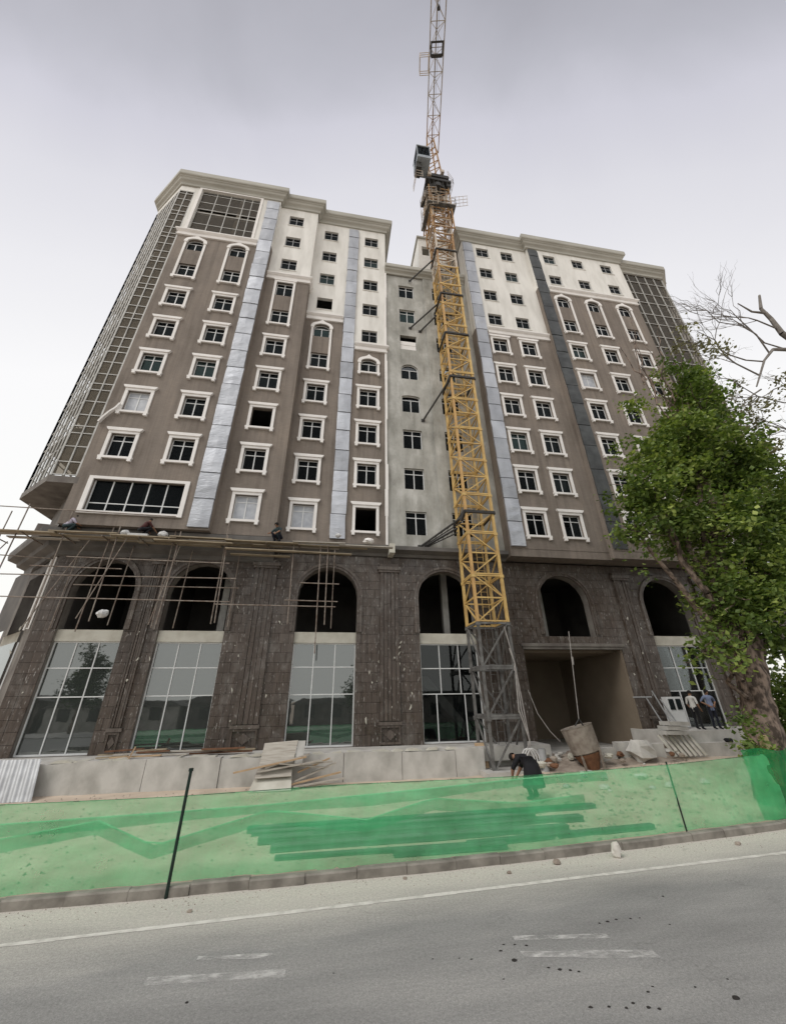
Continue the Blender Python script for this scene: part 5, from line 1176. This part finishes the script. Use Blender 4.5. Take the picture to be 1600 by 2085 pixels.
netsheet('folded_hem', -14, 7, up, lambda x: up(x) - .17 - .03 * math.sin(x), .24, 'net_band', nz=3, wav=.03)
for (a_, b_) in (((-2.57, 9.5, .0), (-2.56, 9.55, 1.86)), ((8.75, 10.3, .1), (8.76, 10.36, 1.5))):
    m = MB(); m.tube(a_, b_, .03 if a_[0] < 0 else .018, n=8); m.tube(b_, (b_[0], b_[1], b_[2] + .05), .045 if a_[0] < 0 else .02, n=8); m.build('post', 'post_green', NF)
m = MB(); pts = [(x * .6, nety(x * .6) + .01, topz(x * .6) - .01) for x in range(-23, 21)]
m.path(pts, .006, 4); m.build('rope', 'post_green', NF)
for fz_, of_, xe in ((zig, .115, 6.2), (up, .235, 7)):
    m = MB(); k_ = [-14 + .3 * q for q in range(int((xe + 14) / .3))]; m.path([(x, nety(x) + of_, fz_(x)) for x in k_], .012, 4); m.build('hem_cord', 'net_cord', NF)
# second net wrapped round the tree
m = MB(); nx, nz = 44, 10
for i in range(nx + 1):
    u = i / nx; x = 11.55 + 5.5 * u; yb = kerb_y(x) + .35 - .25 * math.sin(u * 9)
    for j in range(nz + 1):
        t_ = j / nz; m.v.append((x + .06 * noise.noise((u * 9, t_ * 3, 0)), yb + .12 * noise.noise((u * 14, t_ * 2, 4)), .13 + 1.55 * t_ * (1 + .03 * math.sin(u * 20))))
for i in range(nx):
    for j in range(nz): a = i * (nz + 1) + j; m.f.append((a, a + nz + 1, a + nz + 2, a + 1)); m.m.append(0)
m.build('net_wrap', 'net_dense', None, smooth=True, origin=(13, 11, .12), label='dense dark green net bunched round the foot of the street tree', cat='net')

# ------------------------------------------------------------------ steel beams stacked behind the net
BM = [(-1.75, 12.5, 8.0, 12.75, .2, .11, .14), (-1.6, 12.25, 4.9, 12.3, .16, .08, .14), (-1.35, 11.6, 6.9, 11.7, .24, .12, .14), (-.1, 11.62, 5.6, 11.72, .16, .10, .265), (-1.0, 11.0, 6.1, 11.05, .2, .11, .14), (-.85, 10.5, 3.6, 10.42, .14, .06, .14), (1.6, 10.2, 4.1, 10.18, .2, .10, .14), (3.3, 10.42, 8.2, 10.72, .16, .09, .14)]
for i, (xa, ya, xb, yb, w2, h2, zz_) in enumerate(BM):
    m = MB(); p0, p1 = Vector((xa, ya, zz_ + h2 / 2)), Vector((xb, yb, zz_ + h2 / 2)); d = (p1 - p0).normalized(); sd_ = d.cross(Vector((0, 0, 1))).normalized()
    for s in (1, -1): m.beam(p0 + Vector((0, 0, s * (h2 / 2 - .012))), p1 + Vector((0, 0, s * (h2 / 2 - .012))), w2, .024)
    m.beam(p0 - sd_ * (w2 / 2 - .012), p1 - sd_ * (w2 / 2 - .012), .022, h2 - .05); m.beam(p0 + sd_ * (w2 / 2 - .03), p1 + sd_ * (w2 / 2 - .03), .022, h2 - .05)
    m.build('steel_beam', 'beam_steel', None, origin=(xa, ya, zz_), label='grey steel box beam stacked on the ground behind the green net', cat='steel beam', group='steel beams behind the net')

# ------------------------------------------------------------------ things along the plinth
m = MB(); n = 24                                               # corrugated sheet leaning on the wall
for i in range(n + 1):
    u = i / n; off = .03 * math.sin(u * 2 * PI * 6); x = -11.75 + 1.55 * u
    m.v += [(x + .55, 17.6 + off, .13), (x + .0, 18.36 + off, 1.28)]
for i in range(n): m.f.append((2 * i, 2 * i + 2, 2 * i + 3, 2 * i + 1)); m.m.append(0)
m.build('corrugated_sheet', 'sheet_metal', None, origin=(-11, 17.6, .13), smooth=True, label='grey corrugated metal sheet leaning against the plinth wall', cat='metal sheet')
def board(name, pts, th, mt, label, cat, group=None):
    a, b_, c, d = [Vector(p_) for p_ in pts]; nrm = (b_ - a).cross(d - a).normalized() * th; m = MB()
    m.solid([a, b_, c, d, a + nrm, b_ + nrm, c + nrm, d + nrm], [(0, 3, 2, 1), (4, 5, 6, 7), (0, 1, 5, 4), (1, 2, 6, 5), (2, 3, 7, 6), (3, 0, 4, 7)])
    return m.build(name, mt, None, origin=a, label=label, cat=cat, group=group)
board('formwork_panel', [(-2.35, 17.75, .85), (-1.1, 17.8, .9), (-1.0, 18.35, 1.62), (-2.3, 18.3, 1.55)], .03, 'plank_grey', 'weathered formwork board propped on edge above the timber heap', 'board')
board('formwork_panel', [(-1.08, 17.85, .8), (-.75, 17.9, .85), (-.7, 18.35, 1.6), (-1.0, 18.35, 1.6)], .03, 'concrete', 'narrow grey formwork board standing beside the wide propped one', 'board')
board('plywood_sheet', [(-2.55, 17.2, .14), (-1.05, 17.25, .14), (-1.1, 17.75, .5), (-2.45, 17.7, .47)], .02, 'concrete_pale', 'pale plywood sheet lying lowest against the timber heap', 'plywood')
board('plywood_sheet', [(-2.42, 17.5, .5), (-1.1, 17.55, .53), (-1.12, 17.95, .85), (-2.4, 17.9, .82)], .02, 'plank_grey', 'second plywood sheet lying just above the lowest one', 'plywood')
TB = [(-3.2, 17.5, .72, -.6, 17.7, 1.12), (-2.3, 17.55, .72, .0, 17.75, .98), (-2.1, 17.6, .82, -.5, 17.8, 1.2), (-1.2, 17.6, .25, .75, 17.9, .55), (-1.1, 17.75, .3, .55, 18.0, .85), (-1.0, 17.5, .2, .9, 17.8, .36), (-.9, 17.9, .6, .3, 18.1, 1.0), (-.8, 17.6, .9, .4, 18.0, .9), (-1.6, 17.6, .95, .1, 17.9, .72)]
for i, (xa, ya, za, xb, yb, zb_) in enumerate(TB):
    m = MB(); m.beam((xa, ya, za), (xb, yb, zb_), .11, .05); m.build('timber_plank', 'plank_grey' if i % 3 else 'timber_fresh', None, origin=(xa, ya, za), label='loose weathered plank in the heap beside the propped formwork', cat='plank', group='planks heaped on the plinth')
for i in range(16):                                             # timber on the terrace edge
    x = U(-8.8, -4.6); y = U(18.85, 19.5); ln = U(.9, 2.6); zz_ = 1.16 + .055 * (i // 4); an = U(-.15, .15)
    m = MB(); m.beam((x, y, zz_ + .03), (x + ln * math.cos(an), y + ln * math.sin(an), zz_ + .03 + U(0, .06)), U(.09, .16), .05); m.build('timber_offcut', random.choice(['plank', 'plank_grey', 'timber_fresh', 'rust']), None, origin=(x, y, zz_), label='brown board lying on the terrace below the left shop windows', cat='board', group='boards on the terrace')
m = MB(); m.beam((-7.35, 18.65, 1.14), (-7.22, 18.7, 1.55), .09, .05); m.build('timber_peg', 'timber_fresh', None, origin=(-7.35, 18.65, 1.14), label='short fresh timber peg standing on the plinth edge', cat='timber peg')
board('timber_sheet', [(6.65, 18.75, .2), (7.2, 18.75, .2), (7.25, 19.15, 1.25), (6.75, 19.15, 1.25)], .03, 'timber_fresh', 'tan timber boards leaning on the wall beside the crane foot', 'boards')

# concrete bucket hung from a cable, resting on the rubble
bk = empty('concrete_bucket', (10.8, 17.2, .45), 'dented steel concrete bucket with conical foot standing before the garage', 'bucket')
def lathe(m, c, axis, prof_, n=18):
    ax = Vector(axis).normalized(); a = ax.orthogonal().normalized(); b_ = ax.cross(a); i0 = len(m.v)
    for h_, r_ in prof_:
        for k in range(n): t_ = 2 * PI * k / n; m.v.append(tuple(Vector(c) + ax * h_ + (a * math.cos(t_) + b_ * math.sin(t_)) * r_))
    for q in range(len(prof_) - 1):
        for k in range(n): m.f.append((i0 + q * n + k, i0 + q * n + (k + 1) % n, i0 + (q + 1) * n + (k + 1) % n, i0 + (q + 1) * n + k)); m.m.append(0); m.r.append(.5)
axb = (-.22, .1, 1)
m = MB(); lathe(m, (10.95, 17.2, .95), axb, [(.0, .5), (.05, .58), (.95, .66), (1.0, .68), (1.0, .62), (.97, .6), (.1, .5)]); m.build('shell', 'bucket_steel', bk, smooth=False)
m = MB(); lathe(m, (10.95, 17.2, .95), axb, [(-.62, .2), (-.6, .24), (.0, .56)]); m.build('cone', 'rust', bk)
m = MB()
for k in range(4):
    t_ = 2 * PI * k / 4 + .5; m.beam((10.95 + .55 * math.cos(t_), 17.2 + .55 * math.sin(t_), 1.2), (11.05 + .5 * math.cos(t_), 17.15 + .5 * math.sin(t_), .32), .07)
m.build('leg', 'bucket_steel', bk)
m = MB(); m.path([(10.72, 17.3, 1.95), (10.95, 17.3, 2.2), (11.1, 17.3, 1.95)], .03, 6); m.build('bail', 'steel_dark', bk)
m = MB(); m.tube((10.95, 17.3, 2.2), (11.35, 17.3, 5.9), .02, n=5); m.tube((11.22, 17.3, 4.4), (11.25, 17.3, 4.75), .045, n=6); m.build('cable', 'hose', bk)
m = MB(); m.path([(9.35, 18.4, 3.4), (9.6, 18.3, 2.4), (10.0, 18.2, 1.7), (10.35, 18.1, 1.3)], .02, 5); m.build('rope', 'hose', None, origin=(9.35, 18.4, 3.4), label='slack rope running from the crane mast down to the rubble', cat='rope')

# rubble by the garage: a heap plus the stones one can pick out
m = MB(); n = 36
hx0, hx1, hy0, hy1 = 9.0, 15.8, 17.0, 20.2
for i in range(n + 1):
    for j in range(16):
        x, y = hx0 + (hx1 - hx0) * i / n, hy0 + (hy1 - hy0) * j / 15; e = min(1, 4 * i / n, 4 * (1 - i / n)) * min(1, j / 4)
        m.v.append((x, y, site_z(x, y) + e * (.28 + .22 * noise.noise((x * 1.1, y * 1.1, 1)) + .1 * noise.noise((x * 4, y * 4, 2))) - .02))
for i in range(n):
    for j in range(15): a = i * 16 + j; m.f.append((a, a + 16, a + 17, a + 1)); m.m.append(0)
m.build('rubble_heap', 'rubble', None, kind='stuff', label='heap of brown rubble in front of the garage opening', cat='rubble')
for i in range(46):
    x, y = U(9.0, 16.0), U(16.9, 18.9); s = U(.06, .2)
    rock('rubble_stone', x, y, site_z(x, y) + U(.12, .42), s * U(.8, 1.5), s, s * U(.5, .9), random.choice(['rubble', 'rubble', 'concrete', 'rust', 'concrete_pale']), i, n=5, label='broken lump of masonry in the rubble before the garage', cat='rubble stone', group='lumps in the garage rubble')
for i in range(20):
    x, y = U(8.0, 13.5), U(13.6, 17.0); s = U(.04, .13)
    rock('stone', x, y, site_z(x, y) + s * .4, s * 1.4, s, s * .8, random.choice(['pale_stone', 'concrete', 'rubble']), i + 90, n=5, label='pale stone lying on the open ground behind the green net', cat='stone', group='stones on the open ground')
rock('cement_block', 13.6, 17.3, .95, .62, .4, .42, 'concrete', 4, n=6, label='big hardened grey cement lump beside the bucket', cat='cement lump')
for i, (x, w2) in enumerate(((12.1, .5), (14.6, .4), (13.2, .45))):
    m = MB(); m.box(x - w2, x + w2, 17.6, 17.95, .5, 1.05 + .1 * i); m.build('kerb_block', 'concrete', None, origin=(x, 17.6, .5), label=('rough cast concrete block lying close beside the bucket', 'tallest cast concrete block lying by the slab pile', 'mid-sized cast concrete block behind the cement lump')[(0, 2, 1)[i]], cat='concrete block', group='cast blocks in the rubble')
# pallet stack of stone slabs at the right terrace
for i, lb_ in enumerate(('lowest grey stone slab of the pile against the right terrace', 'middle grey stone slab of the pile against the right terrace', 'topmost grey stone slab of the pile against the right terrace')):
    m = MB(); a = .15 * i; m.beam((15.35 + a, 17.95, 1.55 + .18 * i), (16.55 + a, 18.1, 1.5 + .18 * i), .55, .16); m.build('stone_slab', 'concrete', None, origin=(15.4 + a, 17.95, 1.5 + .18 * i), label=lb_, cat='stone slab', group='slabs piled at the right terrace')
for i in range(7):
    x = 15.35 + i * .26; m = MB(); m.beam((x, 18.15, 1.42), (x + .16, 17.65, .62), .15, .06); m.build('slab_offcut', 'pale_stone' if i % 2 else 'concrete_pale', None, origin=(x, 17.8, .6), label='narrow pale slab leaning below the slab pile', cat='slab', group='narrow slabs leaning at the right terrace')
for i, (xa, za, xb, zb_) in enumerate(((16.75, 1.6, 16.45, 3.0), (17.25, 1.6, 16.9, 3.3), (17.6, 1.6, 17.25, 2.9), (16.75, 1.6, 17.9, 1.62), (16.45, 3.0, 15.7, 3.0))):
    m = MB(); m.tube((xa, 19.2, za), (xb, 19.6, zb_), .035, n=7); m.build('steel_tube', 'frame_grey', None, origin=(xa, 19.2, za), label='grey steel tube of the frame propped on the right terrace', cat='steel tube', group='steel tubes on the right terrace')
m = MB(); m.beam((18.05, 19.6, 2.3), (18.05, 19.9, 2.3), .9, 1.4); dr = m.build('panel_door', 'frame_white', None, origin=(18.05, 19.6, 1.55), label='white panel door unit standing behind the people on the terrace', cat='door')
for s in (-.2, .22):
    m = MB(); m.box(18.05 + s - .14, 18.05 + s + .14, 19.57, 19.6, 2.4, 2.9); m.build('pane', 'glass_upper', dr)
rock('tool_bag', 19.0, 18.15, 1.12, .25, .12, .1, 'cloth_black', 1, n=5, label='black bag lying on the step below the two people', cat='bag')
# loose grit over the open ground and the gutter: nobody could count it
m = MB()
def grit(x, y, z, s):
    a_ = U(0, PI); vs = []
    for k_ in range(4): t_ = a_ + k_ * PI / 2; vs.append((x + s * U(.6, 1.2) * math.cos(t_), y + s * U(.6, 1.2) * math.sin(t_), z - .004))
    vs.append((x + U(-.3, .3) * s, y + U(-.3, .3) * s, z + s * U(.4, .9))); m.solid(vs, [(0, 1, 4), (1, 2, 4), (2, 3, 4), (3, 0, 4)], 0, R())
for i in range(2600):
    x = U(-12, 16); y = U(kerb_y(x) + .3, 18.0); grit(x, y, site_z(x, y), U(.012, .05) if x < 5 else U(.015, .085))
for i in range(420):
    x = U(-7, 13); y = kerb_y(x) - abs(random.gauss(0, .3)) - .02; grit(x, y, .004, U(.004, .015))
m.build('gravel', 'rubble', None, kind='stuff', label='loose gravel and grit over the open ground and gutter', cat='gravel')
# roll of cable by the mast
m = MB()
for q in range(3): m.path([(8.55 + .12 * q + .3 * math.cos(t_ * .5), 17.75, .62 + .5 * math.sin(t_ * .5)) for t_ in range(14)], .03, 5)
m.build('hose_coil', 'bag_white', None, origin=(8.6, 17.75, .15), label='coiled pale hose standing against the crane foot', cat='hose')
m = MB(); m.tube((9.25, 17.7, .2), (9.2, 17.72, 1.1), .16, n=12); m.build('cement_drum', 'sheet_metal', None, origin=(9.2, 17.7, .2), label='light grey drum standing beside the crane foot', cat='drum')

# ------------------------------------------------------------------ trees
def leafcloud(name, clumps, nleaf, size, mt, parent, droop=.5, seed=1, shape=1.0):
    rnd = random.Random(seed); m = MB(); V, F, RR = [], [], []
    tot = sum(c[3] * c[4] * c[5] for c in clumps)
    for (cx_, cy_, cz_, rx, ry, rz) in clumps:
        n = int(nleaf * rx * ry * rz / tot); twigs = max(6, n // 70)
        tw = []
        for _ in range(twigs):
            while True:
                p_ = Vector((rnd.uniform(-1, 1), rnd.uniform(-1, 1), rnd.uniform(-1, 1)))
                if p_.length < 1: break
            if p_.length > 0: p_ = p_ * (.35 + .65 * rnd.random() ** .35) if rnd.random() < .7 else p_
            p_ = p_ * (1 + .28 * noise.noise(p_ * 2.2 + Vector((cx_, cz_, 0))))
            tw.append((Vector((cx_ + p_.x * rx, cy_ + p_.y * ry, cz_ + p_.z * rz)), rnd.random()))
        for k in range(n):
            c, tone = tw[rnd.randrange(twigs)]
            q = c + Vector((rnd.gauss(0, 1), rnd.gauss(0, 1), rnd.gauss(0, .8))) * size * 1.25
            d = Vector((rnd.uniform(-1, 1), rnd.uniform(-1, 1), rnd.uniform(-droop - .4, .5))).normalized(); nrm = Vector((rnd.gauss(0, .6), rnd.gauss(0, .6), 1)).normalized()
            s = d.cross(nrm).normalized(); L_ = size * rnd.uniform(.65, 1.25); wv = L_ * .36 * shape
            i0 = len(V); mid = q + d * L_ * .5
            V += [tuple(q), tuple(mid + s * wv - nrm * wv * .25), tuple(q + d * L_), tuple(mid - s * wv - nrm * wv * .25)]; F.append((i0, i0 + 1, i0 + 2, i0 + 3))
            RR.append(min(1, max(0, .25 + .5 * tone + rnd.gauss(0, .17))))
    m.v, m.f, m.r, m.m = V, F, RR, [0] * len(F)
    return m.build(name, mt, parent, rnd=True)
def limb(m, pts, r0, r1, n=8):
    k = len(pts) - 1
    for i in range(k):
        ra, rb = r0 + (r1 - r0) * i / k, r0 + (r1 - r0) * (i + 1) / k; m.tube(pts[i], pts[i + 1], ra, rb, n, caps=(i in (0, k - 1)))
def bend(a, b_, k, amp, rnd):
    a, b_ = Vector(a), Vector(b_); out = []
    for i in range(k + 1):
        t_ = i / k; p_ = a.lerp(b_, t_)
        if 0 < i < k: p_ += Vector((rnd.uniform(-1, 1), rnd.uniform(-1, 1), rnd.uniform(-1, 1))) * amp
        out.append(p_)
    return out
T = empty('street_tree', (13.5, 12.0, .1), 'big leafy street tree with rough mottled trunk growing inside the green net', 'tree')
rn = random.Random(5)
m = MB(); n = 24; ring = []
for i in range(29):
    t_ = i / 28; zz_ = .05 + 5.6 * t_; cx_ = 13.68 + 1.25 * t_ ** 1.1; cy_ = 12 + .1 * math.sin(t_ * 4); r = .52 - .16 * t_ + (.16 * (1 - t_ * 5) if t_ < .2 else 0)
    ring.append([(cx_ + (r + .17 * noise.noise((math.cos(2 * PI * k / n) * 1.6, math.sin(2 * PI * k / n) * 2.3, zz_ * 2.1))) * math.cos(2 * PI * k / n), cy_ + (r + .17 * noise.noise((math.cos(2 * PI * k / n) * 1.6, math.sin(2 * PI * k / n) * 2.3, zz_ * 2.1 + 9))) * math.sin(2 * PI * k / n), zz_) for k in range(n)])
m.solid([v for r_ in ring for v in r_], [(a * n + k, a * n + (k + 1) % n, (a + 1) * n + (k + 1) % n, (a + 1) * n + k) for a in range(28) for k in range(n)])
m.build('trunk', 'bark', T, smooth=True)
m = MB(); m.prism([(13.12, .75), (13.3, .65), (13.42, 1.3), (13.35, 1.95), (13.2, 1.9)], 11.42, 11.6); m.build('bark_scar', 'bark_scar', T)
CR = [(16.1, 12.3, 13.0, 2.2, 2.0, 2.3), (12.75, 12, 10.8, 1.4, 1.6, 1.3), (17.5, 12.3, 12.2, 2.2, 2.2, 2.2), (15.3, 12, 8.9, 2.0, 2.0, 1.8), (14.5, 11.6, 6.3, 1.9, 1.8, 1.6), (16.8, 12, 7.3, 1.8, 1.8, 1.7), (11.75, 12, 8.8, .8, .9, .9), (12.55, 11.6, 4.35, .75, .8, .6), (17.7, 12.3, 17.6, 1.1, 1.2, 1.9), (18.6, 12.3, 10.3, 1.5, 1.6, 1.6), (14.0, 12.2, 12.4, 1.2, 1.2, 1.1), (17.8, 12.3, 15.6, 1.6, 1.6, 1.6), (15.6, 11.8, 5.2, 1.2, 1.3, .9), (13.4, 11.6, 4.7, .95, .9, .6), (16.7, 12.4, 15.6, .9, 1.0, 1.2), (13.0, 11.8, 9.6, 1.3, 1.3, 1.2), (19.3, 12.5, 8.2, 1.6, 1.6, 2.0)]
m = MB(); tops = []
for i, c in enumerate(CR):
    base = Vector((14.2 + .12 * rn.random(), 12, 3.2 + min(2.2, (c[2] - 4) * .25))) if c[2] > 5.5 else Vector((14.1, 12, 2.9))
    limb(m, bend(base, c[:3], 5, .22, rn), .17 if c[2] > 7 else .09, .035, 7)
    for q in range(9):
        d = Vector((rn.uniform(-1, 1) * c[3], rn.uniform(-1, 1) * c[4], rn.uniform(-.6, 1) * c[5])); limb(m, bend(Vector(c[:3]) - d * .2, Vector(c[:3]) + d * .95, 4, .12, rn), .035, .008, 5)
for i in range(12):                                             # bare leaders poking out of the top
    a = Vector((17.0 + rn.uniform(-2.5, 1.5), 12.3, 16 + rn.uniform(-1, 2))); limb(m, bend(a, a + Vector((rn.uniform(-.9, 1.6), rn.uniform(-.5, .5), rn.uniform(2.2, 5.2))), 6, .16, rn), .04, .008, 5)
m.build('branches', 'bark', T)
leafcloud('crown', CR, 43000, .20, 'leaf', T, seed=3)
leafcloud('young_leaves', [(17.2, 12.2, 18.6, 1.6, 1.2, 1.5), (13.9, 12, 15.6, 1.3, 1, 1.2), (12.2, 11.8, 12.3, .9, .8, 1.1), (11.4, 11.8, 7.5, .5, .6, .8), (18.6, 12.2, 17.8, 1.6, 1.2, 1.6)], 1500, .17, 'leaf', T, seed=8)
m = MB(); sp = empty('sapling', (12.75, 11.35, .12), 'small yellowish sapling growing at the foot of the street tree', 'sapling')
for q in range(5): limb(m, bend((12.75, 11.35, .12), (12.5 + .14 * q, 11.3 + .08 * q, 1.5 + .2 * (q % 3)), 4, .05, rn), .018, .005, 5)
m.build('stem', 'bark', sp); leafcloud('foliage', [(12.6, 11.35, 1.75, .42, .35, .5), (12.7, 11.3, 2.3, .35, .3, .4)], 420, .15, 'leaf', sp, seed=4)

bs = empty('roadside_bush', (17.2, 13.6, .12), 'dense green bush growing behind the trunk of the street tree', 'bush')
m = MB()
for q in range(9): limb(m, bend((17.2, 13.6, .12), (16.2 + .3 * q, 13.2 + .12 * q, 2.2 + .5 * (q % 3)), 4, .08, rn), .03, .008, 5)
m.build('stem', 'bark', bs); leafcloud('foliage', [(16.6, 13.4, 1.5, 1.1, .9, 1.3), (18.0, 13.8, 1.9, 1.3, .9, 1.6), (17.2, 13.6, 3.2, 1.1, .9, 1.0), (19.2, 14.2, 2.4, 1.2, .9, 2.0)], 5200, .2, 'leaf', bs, seed=14)
# nearly bare tree at the right edge, limbs reaching in
T2 = empty('bare_tree', (27.5, 13.5, .1), 'nearly bare tree with crooked dark limbs reaching over the leafy one', 'tree')
m = MB(); limb(m, bend((27.5, 13.5, .05), (29.6, 13.2, 19), 8, .2, rn), .5, .26, 10); m.build('trunk', 'bark_grey', T2, smooth=True)
m = MB()
def twig(a, d, ln, r, lev):
    b_ = a + d * ln; pts = bend(a, b_, 4, ln * .07, rn); limb(m, pts, r, r * .45, 6 if lev < 2 else 4)
    if lev < 4:
        for q in range(4 if lev < 3 else 3):
            p_ = pts[1 + rn.randrange(4)]; nd = (d + Vector((rn.uniform(-1, .8), rn.uniform(-.6, .6), rn.uniform(-.7, .8))) * .85).normalized(); twig(p_, nd, ln * rn.uniform(.42, .68), r * .5, lev + 1)
big = [Vector(p_) for p_ in ((29.6, 13.2, 19), (30.6, 13, 21.6), (29.6, 13, 23.4), (28.6, 13, 24.6), (28.5, 13, 26.0), (28.2, 13, 27.0), (28.9, 13, 28.6))]
limb(m, big, .26, .07, 8); limb(m, [Vector(p_) for p_ in ((28.45, 13, 26.6), (27.2, 13, 26.5), (26.4, 13, 27.2))], .09, .03, 6)
limb(m, [Vector(p_) for p_ in ((30, 13, 20.5), (28.1, 13, 23.0), (26.9, 13, 22.8), (25.6, 13, 21.6), (23.8, 13, 19.2))], .15, .04, 7)
for (a, d, ln) in (((28, 13, 23), (-1, 0, .6), 5.0), ((26.4, 13, 22.4), (-.8, 0, .9), 4.6), ((24.5, 13, 20.2), (-.7, 0, .8), 4.4), ((28.5, 13, 25), (-.8, .1, .2), 4.6), ((25.5, 13, 21.5), (-.9, 0, .1), 4.2), ((27.5, 13, 18), (-.9, 0, .2), 5.0), ((27.8, 13, 15), (-.9, 0, .3), 5.5), ((24, 13, 19), (-.6, 0, -.4), 3.5), ((28, 13, 21), (-.8, 0, -.5), 4.5)):
    twig(Vector(a), Vector(d).normalized(), ln, .048, 1)
m.build('branches', 'bark_grey', T2)
leafcloud('sparse_leaves', [(22.0, 13, 17.5, 2.6, 1.5, 2.4), (22.4, 13, 13.8, 2.2, 1.5, 2.4), (24.5, 13, 19, 2.0, 1.2, 1.8), (20.8, 13, 21.5, 1.6, 1, 2.4), (24, 13, 15, 2.4, 1.5, 2)], 2600, .2, 'leaf_dry', T2, seed=6)
leafcloud('crown', [(21.5, 13, 10.2, 2.2, 1.8, 2.0), (23, 13, 12.0, 2.0, 1.8, 1.5)], 6500, .2, 'leaf', T2, seed=7)

# ------------------------------------------------------------------ far side of the street, seen mirrored in the shop glass
def street_tree2(x, y, h, r, label, seed):
    t_ = empty('reflected_tree', (x, y, .1), label, 'tree', 'trees across the street'); q = MB(); limb(q, [Vector((x, y, 0)), Vector((x + .1, y, h * .45)), Vector((x, y, h * .85))], .25, .08, 8); q.build('trunk', 'bark', t_)
    leafcloud('crown', [(x, y, h * .5, r, r, h * .22), (x + .4, y, h * .68, r * .75, r * .75, h * .18), (x - .2, y, h * .85, r * .42, r * .42, h * .15)], 5000, .34, 'leaf_dark', t_, seed=seed)
street_tree2(-27.6, -12, 9.6, 2.6, 'dark tree mirrored in the leftmost shop window', 21)
street_tree2(4.6, -12, 7.4, 2.3, 'dark tree mirrored at the edge of the window beside the timber heap', 22)
for i, (xa, xb, h) in enumerate(((-60, -34, 3.4), (-33, -18, 2.6), (-17, -5, 3.0), (-4, 12, 2.6), (13, 34, 3.3), (35, 60, 2.9))):
    bd = empty('low_house', (xa, -16, .1), ['pale', 'long', 'grey', 'small', 'broad', 'end'][i] + ' low house across the street, dim in the shop glass', 'house')
    m = MB(); m.box(xa, xb, -24, -16, 0, h); m.build('wall', ['grey_stone', 'concrete', 'concrete_dark', 'grey_stone', 'concrete', 'grey_stone'][i], bd)
    m = MB(); m.prism([(xa - .4, h + .003), (xb + .4, h + .003), (xb - 1, h + .7), (xa + 1, h + .7)], -24.4, -15.6); m.build('roof', 'concrete_dark', bd)
    for k in range(int((xb - xa) / 3.4)):
        m = MB(); x = xa + 1.4 + k * 3.4; m.box(x, x + 1.3, -15.99, -15.9, 1.1, 2.5); m.build('window', 'steel_dark', bd)
